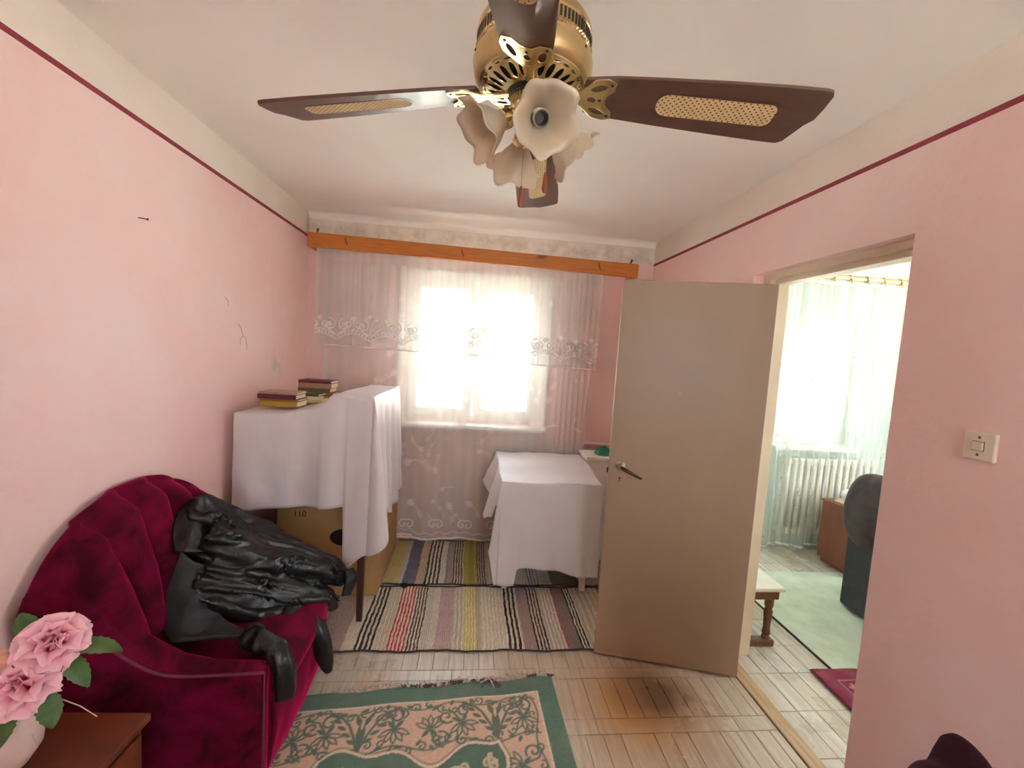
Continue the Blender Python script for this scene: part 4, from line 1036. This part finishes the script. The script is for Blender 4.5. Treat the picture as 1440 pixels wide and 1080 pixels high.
b_ = BM(); lathe(b_, [(0, .0), (.032, .0), (.036, .006), (.056, .04), (.060, .075), (.050, .115), (.034, .14), (.036, .155), (.033, .155), (.030, .14), (.045, .11), (.05, .07), (.03, .02), (0, .012)], 36)
o = put('vase', b_, M_vase, None, 'pinkish white porcelain vase of roses on the nightstand', 'vase', loc=(-1.035, 1.035, .50)); smooth(o.data)
def petal_mesh(s, curl, cup):
    def f(u, v):
        a = (u-.5)*2; w = s*.62*math.sin(min(1, v*1.25+.08)*PI*.62)*(1-.18*v*v)
        ruff = .05*s*math.sin(a*7)*v**3
        x = a*w; y = -cup*s*(1-(a*a))*math.sin(v*PI*.55) + curl*s*v**3 + ruff; z = s*v - .10*s*a*a*v - .22*curl*s*v**4
        return (x, y, z)
    m = grid(f, 9, 9); return m
M_rose = []
for nm, a, b in (('pink_rose', 'DE6F94', 'F3C4CF'), ('peach_rose', 'E9926F', 'F6C3A8')):
    t = NT(nm); tc = t.pos(False); z = t.add('ShaderNodeSeparateXYZ'); t.l.new(tc, z.inputs[0]); n = t.noise(tc, 60, 3)
    t.color(t.mix(t.ramp(t.math('ADD', t.math('MULTIPLY', z.outputs[2], 14), t.math('MULTIPLY', n, .5)), [(.35, 0.0), (.95, 1.0)]), lin(a), lin(b))); t.b.inputs['Roughness'].default_value = .6; t.b.inputs['Subsurface Weight'].default_value = 0
    M_rose.append(t.m)
M_leaf = simple('rose_leaf', '4C6A33', .5, var=.25, scale=30)
PM = {}
def rose(pos, tilt, size, mi, label, leaves):
    e = empty('artificial_rose', pos, label, 'flower')
    e.rotation_euler = tilt
    rings = [(4, .30, -.05, .30, .12), (5, .40, .02, .34, .30), (6, .48, .10, .34, .52), (7, .54, .22, .30, .80), (8, .52, .36, .26, 1.12)]
    for ri, (n, s, curl, cup, lean) in enumerate(rings):
        key = (ri, mi, round(size, 3))
        if key not in PM:
            PM[key] = petal_mesh(s*size, curl, cup); PM[key].materials.append(M_rose[mi])
        for k in range(n):
            a = 2*PI*k/n+ri*.7+random.uniform(-.12, .12)
            o = put('petal', PM[key], None, e)
            o.matrix_local = Matrix.Rotation(a, 4, 'Z') @ Matrix.Translation((0, .035*size*(ri+1), -.02*size*ri)) @ Matrix.Rotation(-lean+random.uniform(-.06, .06), 4, 'X')
    st = BM(); inv = e.matrix_basis.inverted()
    end = inv @ Vector((-1.035+random.uniform(-.012, .012), 1.035+random.uniform(-.012, .012), .56))
    tube(st, [(0, 0, .01), (0, 0, -.06), tuple(end*.55+Vector((0, 0, -.015))), tuple(end)], .0032, 6); put('stem', st, M_leaf, e)
    for (p, dr, ln_, wd) in leaves:
        p = Vector(p); dr = Vector(dr).normalized(); side = dr.cross(Vector((0, 0, 1))).normalized(); nrm = side.cross(dr)
        def f(u, v):
            a = (u-.5)*2; w = wd*math.sin(PI*min(1, v*.93+.05))**.8*(1+.07*math.sin(v*44))
            q = p + dr*ln_*v + side*a*w + nrm*(.25*wd*abs(a)+-.25*ln_*v*v); return inv @ q
        put('leaf', grid(f, 7, 16), M_leaf, e)
rose((-.945, 1.045, .800), (.55, .35, .3), .105, 0, 'upper pale pink artificial rose in the vase', [((-.93, 1.06, .775), (1, .1, .05), .115, .030), ((-.93, 1.04, .77), (.75, -.05, -.55), .10, .026), ((-1.0, 1.06, .78), (-.5, .3, .7), .09, .024)])
rose((-.965, 1.0, .735), (.75, .2, .0), .112, 0, 'lower pale pink artificial rose leaning over the vase rim', [((-.955, 1.03, .69), (.4, -.2, -.55), .085, .024), ((-1.0, 1.0, .68), (.3, -.5, -.35), .08, .022)])
rose((-1.045, .985, .765), (.5, -.35, .2), .085, 1, 'peach coloured artificial rose at the left of the bunch', [((-1.05, 1.03, .77), (-.55, -.1, .6), .10, .028), ((-1.06, 1.05, .72), (-.8, .3, .2), .10, .026)])
# glass-fibre like straw poking out of the bouquet
b_ = BM(); tube(b_, [(-1.01, 1.04, .655), (-.95, 1.05, .66), (-.90, 1.06, .625), (-.872, 1.07, .588)], .0012, 5); tube(b_, [(-1.02, 1.045, .656), (-.985, 1.03, .60), (-.965, 1.025, .555)], .001, 5)
put('thin_sprig', b_, simple('pale_sprig', 'C8B5A8', .5), None, 'thin pale sprig drooping from the vase of roses', 'sprig')

# ------------------------------------------------------------------ ceiling fan
def brass_mat():
    t = NT('polished_brass'); p = t.pos(False); n = t.noise(p, 6, 3)
    t.color(t.mix(n, lin('D4C08A'), lin('F0E2B8'))); t.b.inputs['Metallic'].default_value = 1; t.l.new(t.ramp(n, [(.3, .14), (.7, .28)]), t.b.inputs['Roughness']); return t.m
M_brass = brass_mat()
M_brass2 = simple('aged_brass', 'CDB885', .38, 1.0, .15)
M_motor = simple('dark_motor', '2A2523', .3, .3, .2)
M_blade = simple('brown_fan_wood', '5A3C31', .36, var=.16, scale=5, stretch=(1, 9, 9), coat=.25)
M_vent = simple('dark_vent', '2F2418', .7)
FX, FY = .107, 1.075
fan = empty('ceiling_fan', (FX, FY, ZC), 'brass ceiling fan with four dark brown cane-inlaid blades and frilled glass shades', 'ceiling fan')
Z = lambda z: z-ZC
def fput(name, me, mat, parent=fan, label=None, ang=36):
    o = put(name, me, mat, parent, label)
    if ang: shade_smooth(o, ang)
    return o
b_ = BM(); lathe(b_, [(0, 0), (.075, 0), (.078, -.012), (.06, -.05), (.03, -.07), (.022, -.075), (.022, Z(2.315))], 32); fput('canopy', b_, M_brass2)
b_ = BM(); lathe(b_, [(.02, Z(2.325)), (.10, Z(2.322)), (.128, Z(2.313)), (.135, Z(2.300)), (.1355, Z(2.240)), (.141, Z(2.236)), (.143, Z(2.222)), (.139, Z(2.200)), (.131, Z(2.190)), (.122, Z(2.185)), (.1185, Z(2.19)), (.112, Z(2.21)), (.06, Z(2.22)), (.02, Z(2.22))], 56)
hs = fput('motor_housing', b_, M_brass2)
# pierced gallery band: row of small slots built as dark recesses between raised bars
b_ = BM(); nb = 84
for k in range(nb):
    a = 2*PI*k/nb; m = Matrix.Rotation(a, 4, 'Z') @ Matrix.Translation((.1352, 0, Z(2.268)))
    box(b_, (-.0015, -.0026, -.010), (.0012, .0026, .012), 0, m)
put('vent_slots', b_, M_vent, hs, kind='stuff')
b_ = BM()
for k in range(nb):
    a = 2*PI*(k+.5)/nb; m = Matrix.Rotation(a, 4, 'Z') @ Matrix.Translation((.1365, 0, Z(2.251))) @ Matrix.Rotation(PI/2, 4, 'Y')
    lathe(b_, [(.0035, -.002), (.0052, 0), (.0035, .002)], 8, m)
for z in (2.285, 2.244): lathe(b_, [(.1352, Z(z-.003)), (.1378, Z(z)), (.1352, Z(z+.003))], 56)
fput('filigree_band', b_, M_brass, hs)['kind'] = 'stuff'
for k in range(6):
    a = 2*PI*k/6+.3; sb = BM(); bmesh.ops.create_uvsphere(sb, u_segments=8, v_segments=6, radius=.0032, matrix=Matrix.Translation((.1425*math.cos(a), .1425*math.sin(a), Z(2.225)))); put('screw', sb, M_motor, hs)
# lower slotted ring
loops = [ell(0, 0, .124, .124, 0, 72), ell(0, 0, .060, .060, 0, 48)]
for k in range(26):
    a = 2*PI*k/26; loops.append(ell(.0875*math.cos(a), .0875*math.sin(a), .020, .0078, a, 14))
    loops.append(ell(.1145*math.cos(a), .1145*math.sin(a), .0038, .0095, a, 10))
me = flat('slotted_ring', loops, .003, .0012)
for v in me.vertices:
    r = math.hypot(v.co.x, v.co.y); v.co.z += Z(2.187)-.020*max(0, (.124-r)/.064)
fput('slotted_ring', me, M_brass, fan, 'bright polished ring with radial slots', 50)
b_ = BM(); lathe(b_, [(.0, Z(2.20)), (.112, Z(2.20)), (.112, Z(2.196)), (0, Z(2.194))], 40, closed=False); fput('ring_backing', b_, M_vent)
b_ = BM(); lathe(b_, [(.058, Z(2.19)), (.058, Z(2.166)), (.050, Z(2.158)), (.02, Z(2.156)), (0, Z(2.156))], 36); fput('motor_hub', b_, M_motor)
b_ = BM(); lathe(b_, [(.02, Z(2.162)), (.043, Z(2.160)), (.046, Z(2.154)), (.046, Z(2.132)), (.042, Z(2.126)), (.038, Z(2.105)), (.034, Z(2.094)), (.022, Z(2.082)), (.010, Z(2.076)), (0, Z(2.074))], 40)
sw = fput('switch_housing', b_, M_brass)
b_ = BM()
for k in range(36):
    a = 2*PI*k/36; tube(b_, [(.0465*math.cos(a), .0465*math.sin(a), Z(2.133)), (.0465*math.cos(a), .0465*math.sin(a), Z(2.153))], .0019, 5)
put('ribbing', b_, M_brass2, sw, kind='stuff')
# blades
def cane_mat():
    t = NT('woven_cane'); p = t.pos(False); mp = t.add('ShaderNodeMapping'); t.l.new(p, mp.inputs[0]); mp.inputs['Rotation'].default_value = (0, 0, PI/4)
    s = t.add('ShaderNodeSeparateXYZ'); t.l.new(mp.outputs[0], s.inputs[0])
    k = 2*PI/.0098
    a = t.math('SINE', t.math('MULTIPLY', s.outputs[0], k)); b = t.math('SINE', t.math('MULTIPLY', s.outputs[1], k))
    h = t.math('MULTIPLY', t.math('MAXIMUM', a, 0), t.math('MAXIMUM', b, 0))
    n = t.noise(p, 40, 3)
    c = t.mix(n, lin('C9A671'), lin('E2C998')); t.color(t.mix(t.ramp(h, [(.25, 0.0), (.45, 1.0)]), c, lin('5A4026')))
    t.b.inputs['Roughness'].default_value = .7; t.bump(t.math('MULTIPLY', h, -1), .6, .002); return t.m
M_cane = cane_mat()
def rrect(x0, x1, h, r0, r1, n=8):
    out = []
    for cx, cy, a0, r in ((x1-r1, h-r1, 0, r1), (x0+r0, h-r0, PI/2, r0), (x0+r0, -h+r0, PI, r0), (x1-r1, -h+r1, 1.5*PI, r1)):
        for k in range(n+1): a = a0+PI/2*k/n; out.append((cx+r*math.cos(a), cy+r*math.sin(a)))
    return out
RB = .655
def blade_outline(m):
    top = [(.165, .045), (.20, .052), (.30, .0585), (.45, .066), (.56, .070), (.60, .0705)]
    pts = [(.13, .042)] + top[1:] + [(.612, .0695), (.622, .062), (RB-.022, .034), (RB-.014, .014), (RB-.002, -.002), (RB, -.03), (RB-.001, -.060), (RB-.006, -.068), (RB-.018, -.0705), (.56, -.070), (.45, -.066), (.30, -.0585), (.20, -.052), (.13, -.042), (.124, -.02), (.124, .02)]
    return [(x, y*m*1.10) for x, y in pts]
def iron_loops():
    W_ = [(.052, .010), (.085, .011), (.110, .013), (.128, .030), (.150, .052), (.178, .057), (.198, .050), (.196, .030), (.180, .012), (.178, 0)]
    out = W_ + [(x, -y) for x, y in W_[::-1][1:]]
    return [out, ell(.160, .033, .021, .0085, .35, 16), ell(.160, -.033, .021, .0085, -.35, 16), ell(.146, 0, .011, .0085, 0, 14)]
for k, (a, mir) in enumerate(((-.184, 1), (PI/2-.184, 1), (PI-.184, -1), (1.5*PI-.184, 1))):
    R0 = Matrix.Rotation(a, 4, 'Z'); pitch = Matrix.Rotation(-math.radians(13.5), 4, 'X'); droop = Matrix.Rotation(math.radians(5.2), 4, 'Y')
    me = flat('blade', [blade_outline(mir)], .0065, .0008)
    o = fput('blade', me, M_blade); o.matrix_local = R0 @ Matrix.Translation((0, 0, Z(2.178))) @ droop @ pitch
    cme = flat('cane_panel', [rrect(.298, .565, .031, .028, .018)], .0012); cm = fput('cane_panel', cme, M_cane, o); cm.location = (0, 0, -.0040)
    rim = flat('cane_rim', [rrect(.294, .569, .0345, .031, .020), rrect(.298, .565, .031, .028, .018)], .003); c2 = fput('cane_rim', rim, M_blade, o); c2.location = (0, 0, -.0036)
    ir = flat('blade_iron', iron_loops(), .003, .001); io = fput('blade_iron', ir, M_brass); io.matrix_local = R0 @ Matrix.Translation((0, 0, Z(2.171))) @ droop @ pitch
    ab = BM(); tube(ab, [(.040, 0, .0), (.07, 0, .002), (.12, 0, .0)], [.010, .009, .006], 10, True, .6); an = fput('iron_arm', ab, M_brass2, io)
    for sx, sy in ((.188, .044), (.188, -.044), (.165, 0)):
        s_ = BM(); bmesh.ops.create_uvsphere(s_, u_segments=8, v_segments=6, radius=.004, matrix=Matrix.Translation((sx, sy, -.002)) @ Matrix.Diagonal((1, 1, .6, 1))); put('screw', s_, M_motor, io)
# light kit
def shade_glass():
    t = NT('frosted_cream_glass'); t.n.remove(t.b); p = t.pos(False); n = t.noise(p, 9, 3)
    df = t.add('ShaderNodeBsdfDiffuse'); tl = t.add('ShaderNodeBsdfTranslucent'); gl = t.add('ShaderNodeBsdfGlossy'); gl.inputs['Roughness'].default_value = .3
    c = t.mix(n, lin('DCCDB4'), lin('E8DCC8'))
    t.l.new(c, df.inputs[0]); t.l.new(c, tl.inputs[0])
    m1 = t.add('ShaderNodeMixShader'); m1.inputs[0].default_value = .38; t.l.new(df.outputs[0], m1.inputs[1]); t.l.new(tl.outputs[0], m1.inputs[2])
    m2 = t.add('ShaderNodeMixShader'); m2.inputs[0].default_value = .06; t.l.new(m1.outputs[0], m2.inputs[1]); t.l.new(gl.outputs[0], m2.inputs[2])
    t.l.new(m2.outputs[0], t.out.inputs[0]); return t.m
M_shade = shade_glass()
M_sock = simple('grey_socket', '4A4644', .45)
for k, (a, el, rr, zz) in enumerate(((-1.38, .50, .034, 2.100), (3.40, .60, .034, 2.115), (1.75, .66, .034, 2.105), (.16, .62, .034, 2.108))):
    base = Vector((rr*math.cos(a), rr*math.sin(a), Z(zz)))
    dr = Vector((math.cos(a)*math.cos(el), math.sin(a)*math.cos(el), -math.sin(el)))
    q = Vector((0, 0, 1)).rotation_difference(dr).to_matrix().to_4x4()
    b_ = BM(); tube(b_, [tuple(base-Vector((math.cos(a), math.sin(a), 0))*.01), tuple(base+Vector((math.cos(a), math.sin(a), .25))*.012), tuple(base+dr*.024)], .0085, 10); ak = fput('lamp_arm', b_, M_brass)
    M0 = Matrix.Translation(base+dr*.018) @ q
    b_ = BM(); lathe(b_, [(.008, 0), (.020, .002), (.023, .008), (.023, .022), (.020, .026), (.010, .026)], 24, M0); fput('fitter_cup', b_, M_brass)
    prof = [(.019, .020), (.021, .028), (.028, .039), (.038, .052), (.046, .066), (.053, .079), (.062, .090), (.073, .097)]
    def wob(i, t, r, z):
        w = (i/7)**2.0; return r*(1+w*(.055*math.cos(5*t+.4)+.04*math.sin(8*t))), z+w*(.007*math.cos(5*t+.4)+.005*math.sin(8*t+1))
    b_ = BM(); lathe(b_, prof, 60, M0, wob); o = fput('glass_shade', b_, M_shade, fan, 'frilled frosted glass shade', 0); smooth(o.data); solid(o, .0025, 0)
    b_ = BM(); lathe(b_, [(0, .020), (.016, .020), (.016, .052), (.013, .056), (.0125, .050), (.0115, .030), (0, .030)], 20, M0); fput('bulb_socket', b_, M_sock)
    b_ = BM()
    for r_ in (.0168,): lathe(b_, [(r_, .046), (r_+.003, .049), (r_, .052)], 20, M0)
    fput('socket_ring', b_, simple('socket_ring_grey', 'A9A196', .4) if k == 0 else D.materials['socket_ring_grey'])
for (x, y, zb, zt) in ((-.013, -.035, 1.94, 2.09), (.042, -.04, 1.975, 2.09)):
    b_ = BM(); tube(b_, [(x*.6, y*.6, Z(zt)), (x, y, Z(zt-.02)), (x, y, Z(zb))], .0011, 6)
    for z in np.arange(zb, zt-.02, .0055): bmesh.ops.create_icosphere(b_, subdivisions=1, radius=.0017, matrix=Matrix.Translation((x, y, Z(z))))
    pc = fput('pull_chain', b_, M_brass2, fan)
    b_ = BM(); lathe(b_, [(0, 0), (.0028, -.002), (.004, -.010), (.0062, -.030), (.0066, -.040), (.004, -.048), (0, -.049)], 16, Matrix.Translation((x, y, Z(zb)))); fput('wooden_fob', b_, simple('fob_wood', '8A4220', .4), pc)

# ------------------------------------------------------------------ small wall things
sw = empty('light_switch', (XR, 1.036, 1.367), 'square off-white light switch on the pink right wall', 'switch', rot=(0, 0, PI/2))
M_ivory = simple('ivory_plastic', 'DDD0BC', .35, var=.04)
put('plate', boxes(((-.038, 0, -.04), (.038, .013, .04)), bev=.004), M_ivory, sw)
put('rocker', boxes(((-.013, .012, -.012), (.013, .018, .012)), bev=.003), M_ivory, sw)
put('rocker_gap', boxes(((-.0145, .0125, -.0135), (.0145, .0134, .0135))), simple('switch_gap', '6E5A48', .7), sw)
for z in (-.024, .024):
    s_ = BM(); bmesh.ops.create_uvsphere(s_, u_segments=8, v_segments=6, radius=.004, matrix=Matrix.Translation((0, .0128, z)) @ Matrix.Diagonal((1, .5, 1, 1))); put('screw', s_, M_brown_metal, sw)
b_ = BM(); tube(b_, [(XL-.01, 1.745, 1.955), (XL+.03, 1.745, 1.950)], .0022, 8); lathe(b_, [(0, .0), (.0045, .0), (.0045, .002), (0, .002)], 10, Matrix.Translation((XL+.03, 1.745, 1.95)) @ Matrix.Rotation(PI/2, 4, 'Y'))
put('nail', b_, M_brown_metal, None, 'bent rusty nail in the left pink wall', 'nail')

b_ = BM()
for pts in (((2.43, 1.60), (2.46, 1.575), (2.475, 1.54), (2.50, 1.53), (2.52, 1.49), (2.515, 1.46)), ((2.475, 1.54), (2.45, 1.515), (2.455, 1.49)), ((2.30, 1.73), (2.33, 1.71), (2.335, 1.685))):
    tube(b_, [(XL+.0004, y, z) for y, z in pts], [.0013]*(len(pts)-1)+[.0005], 5)
put('crack', b_, simple('plaster_crack', 'A98C86', .9), D.objects['wall_left'])
# ------------------------------------------------------------------ next room furniture
M_grug = simple('pale_green_carpet', 'C6CEBE', .95, var=.14, scale=6, bump=.4, world=True)
bm = BM()
v = [bm.verts.new(p) for p in ((1.945, 1.0, .004), (XF-.1, 1.0, .004), (XF-.1, 2.9, .004), (1.945, 2.9, .004))]; f = bm.faces.new(v)
r = bmesh.ops.extrude_face_region(bm, geom=[f]); bmesh.ops.translate(bm, verts=[x for x in r['geom'] if isinstance(x, bmesh.types.BMVert)], vec=(0, 0, .006))
cpt = put('carpet', bm, M_grug, None, 'pale green carpet on the floor of the next room', 'carpet')
put('edge_binding', boxes(((1.937, 1.0, .0), (1.945, 2.9, .0095))), simple('carpet_edge', '4E4436', .9), cpt)
def mrug():
    st = .006; nx, ny = 130, 150
    xs = np.linspace(0, .78, nx); ys = np.linspace(0, .9, ny); X, Y = np.meshgrid(xs, ys)
    d = np.minimum(np.minimum(X, .78-X), np.minimum(Y, .9-Y))
    C = np.empty(X.shape+(3,)); C[:] = lin('7C1C3A')
    R = Raster(0, .78, 0, .9, .006)
    for k in range(120):
        x, y = random.uniform(.1, .7), random.uniform(.1, .8); rosette(R, x, y, random.uniform(.015, .035), 1)
    R2 = R.a[:ny, :nx] if R.a.shape[0] >= ny and R.a.shape[1] >= nx else np.zeros_like(X)
    A = R2*(d > .085); C = C*(1-A[..., None])+np.array(lin('B98C6A'))*A[..., None]
    B = ((d > .08) & (d < .09)); C[B] = lin('A8708A')
    Zz = np.where(d < 1e-6, .0105, .017+.001*np.sin(X*40))
    px = 1.815+X*.995-.03*Y*0+Y*-.03; py = 1.918-Y*.98+.0*X
    return npgrid(np.stack([px[::-1], py[::-1], Zz[::-1]], -1), C[::-1])
put('patterned_rug', mrug(), fabric_attr('red_pile', .95, 260, .5), None, 'burgundy patterned rug lying just beyond the doorway', 'rug')
# trestle bench
M_btop = simple('white_worn_bench_top', 'E2DCD0', .3, var=.05); M_bwood = simple('brown_turned_wood', '6E4A2C', .45, var=.2)
be = empty('low_table', (1.64, 2.32, 0), 'low table with white top and turned brown leg beyond the doorway', 'table')
put('tabletop', boxes(((-.13, -.24, .325), (.135, .26, .347)), bev=.006), M_btop, be)
put('apron', boxes(((-.115, -.215, .27), (.118, -.195, .325)), ((-.115, .215, .27), (.118, .235, .325)), ((.10, -.195, .27), (.118, .215, .325)), ((-.115, -.195, .27), (-.097, .215, .325))), M_bwood, be)
for sy in (-.20, .22):
    b_ = BM(); lathe(b_, [(0, .035), (.020, .035), (.022, .05), (.016, .06), (.022, .07), (.017, .10), (.020, .16), (.023, .20), (.017, .215), (.023, .23), (.023, .272), (0, .272)], 20, Matrix.Translation((.075, sy, 0))); o = put('leg', b_, M_bwood, be); shade_smooth(o)
    put('foot', boxes(((-.12, sy-.024, 0), (.115, sy+.024, .038)), bev=.008), M_bwood, be)
put('leg', boxes(((-.10, -.21, .035), (-.065, -.18, .272))), M_bwood, be); put('leg', boxes(((-.10, .205, .035), (-.065, .235, .272))), M_bwood, be)
# armchair with a dark velvet cover, its back to the doorway
M_dv = velvet('grey_brown_velvet', '3B3232', '544747', .35)
M_dv.node_tree.nodes['Principled BSDF'].inputs['Sheen Tint'].default_value = (*lin('B9A9A4'), 1)
M_dv2 = simple('dark_furniture_cloth', '38363A', .85, var=.15, scale=30)
ac = empty('armchair', (2.75, 2.15, 0), 'dark grey-brown velvet armchair turned away in the next room', 'armchair')
put('back_frame', boxes(((-.255, -.40, .03), (-.10, .33, .70)), bev=.015), M_dv2, ac)
def roll(u, v):
    a = u*2*PI; s = v*2-1; r = 1-abs(s)**9*.5
    w = 1+.06*mnoise.noise((math.cos(a)*1.5, math.sin(a)*1.5, s*2))
    return (-.195+.135*math.cos(a)*r*w, -.035+.405*s, .66+(.27*math.sin(a)*r*w if math.sin(a) > 0 else (.24-.30*smstep(-.1, -1, s)*0)*math.sin(a)*r))
o = put('back_cushion', grid(roll, 40, 30, True), M_dv, ac, 'velvet covered rolled top')
put('seat', boxes(((-.10, -.33, .08), (.45, .27, .42)), bev=.04), M_dv, ac)
for s in (-.37, .30): put('arm', boxes(((-.10, s-.05, .05), (.47, s+.05, .58)), bev=.03), M_dv, ac)
# red-brown cabinet and things on it
M_red = simple('red_brown_veneer', '7C4634', .4, var=.15, scale=4, stretch=(3, 3, .7))
dk = empty('low_cabinet', (3.15, 2.97, 0), 'reddish brown low cabinet behind the dark armchair of the next room', 'cabinet')
put('carcass', boxes(((-.27, -.19, .05), (.35, .14, .50)), bev=.004), M_red, dk)
put('top', boxes(((-.28, -.20, .50), (.36, .15, .52)), bev=.004), M_red, dk)
put('plinth', boxes(((-.25, -.10, .011), (.33, .12, .05)), ((-.25, -.185, .011), (-.20, -.13, .05))), M_red, dk)
put('door', boxes(((-.25, -.203, .07), (.04, -.19, .48)), bev=.003), M_red, dk); put('door', boxes(((.045, -.203, .07), (.335, -.19, .48)), bev=.003), M_red, dk)
def pil(u, v):
    a = u*2*PI; r = math.sin(v*PI)**.35; e = .5
    return (.13*math.copysign(abs(math.cos(a))**e, math.cos(a))*r, .11*math.copysign(abs(math.sin(a))**e, math.sin(a))*r, -.045*math.cos(v*PI)+.045)
put('pillow', grid(pil, 32, 14, True), M_cloth, None, 'small white pillow on the reddish cabinet of the next room', 'pillow', loc=(3.05, 2.93, .545))
put('folded_cloth', boxes(((-.13, -.14, 0), (.13, .12, .012)), ((-.125, -.135, .012), (.125, .115, .024)), bev=.004), simple('cream_linen', 'E3DAB8', .9), None, 'cream folded cloth under the white pillow', 'cloth', loc=(3.05, 2.93, .52))
put('cream_bag', grid(crumple, 24, 12, True), simple('cream_paper', 'D9CDA6', .9), None, 'crumpled cream bag behind the white pillow', 'bag', loc=(3.27, 2.98, .52))
D.objects['cream_bag'].scale = (1.2, 1.2, 2.2)

# ------------------------------------------------------------------ dark chair back at the lower right corner
M_dm = velvet('dark_maroon_wool', '2E1420', '45222F', .25)
M_dm.node_tree.nodes['Principled BSDF'].inputs['Sheen Tint'].default_value = (*lin('8A5A66'), 1)
e = empty('chair', (.94, .56, 0), 'chair at the lower right with a dark maroon garment over its back', 'chair')
for sx in (-.2, .2):
    put('leg', boxes(((sx-.018, -.02, 0), (sx+.018, .02, .90))), M_wood_dk, e); put('leg', boxes(((sx-.018, -.42, 0), (sx+.018, -.38, .44))), M_wood_dk, e)
put('seat', boxes(((-.22, -.42, .44), (.22, .02, .475)), bev=.01), M_wood_dk, e)
put('backrest', boxes(((-.20, -.015, .60), (.20, .012, .90)), bev=.008), M_wood_dk, e)
def gar(u, v):
    s = u*2-1; x = .25*s
    top = .925-.105*abs(s+.42)**1.0 + .004*math.sin(s*9)
    top += .045*math.exp(-((x+.118)/.012)**2) + .012*math.exp(-((x+.165)/.02)**2)
    a = v*2-1
    if abs(a) < .3: y = .04*math.sin(a/.3*PI/2); z = top-.03*(1-math.cos(a/.3*PI/2))
    else: y = math.copysign(.04+.03*(abs(a)-.3), a); z = top-.03-(abs(a)-.3)/.7*.42
    return (x, y-.002+.012*mnoise.noise((x*12, z*9, a*2)), z+.004*mnoise.noise((x*20, a*4, 1)))
o = put('garment', grid(gar, 90, 50), M_dm, None, 'dark maroon woollen garment hung over the chair back at lower right corner', 'garment', loc=(.94, .56, 0)); solid(o, .008, 0)
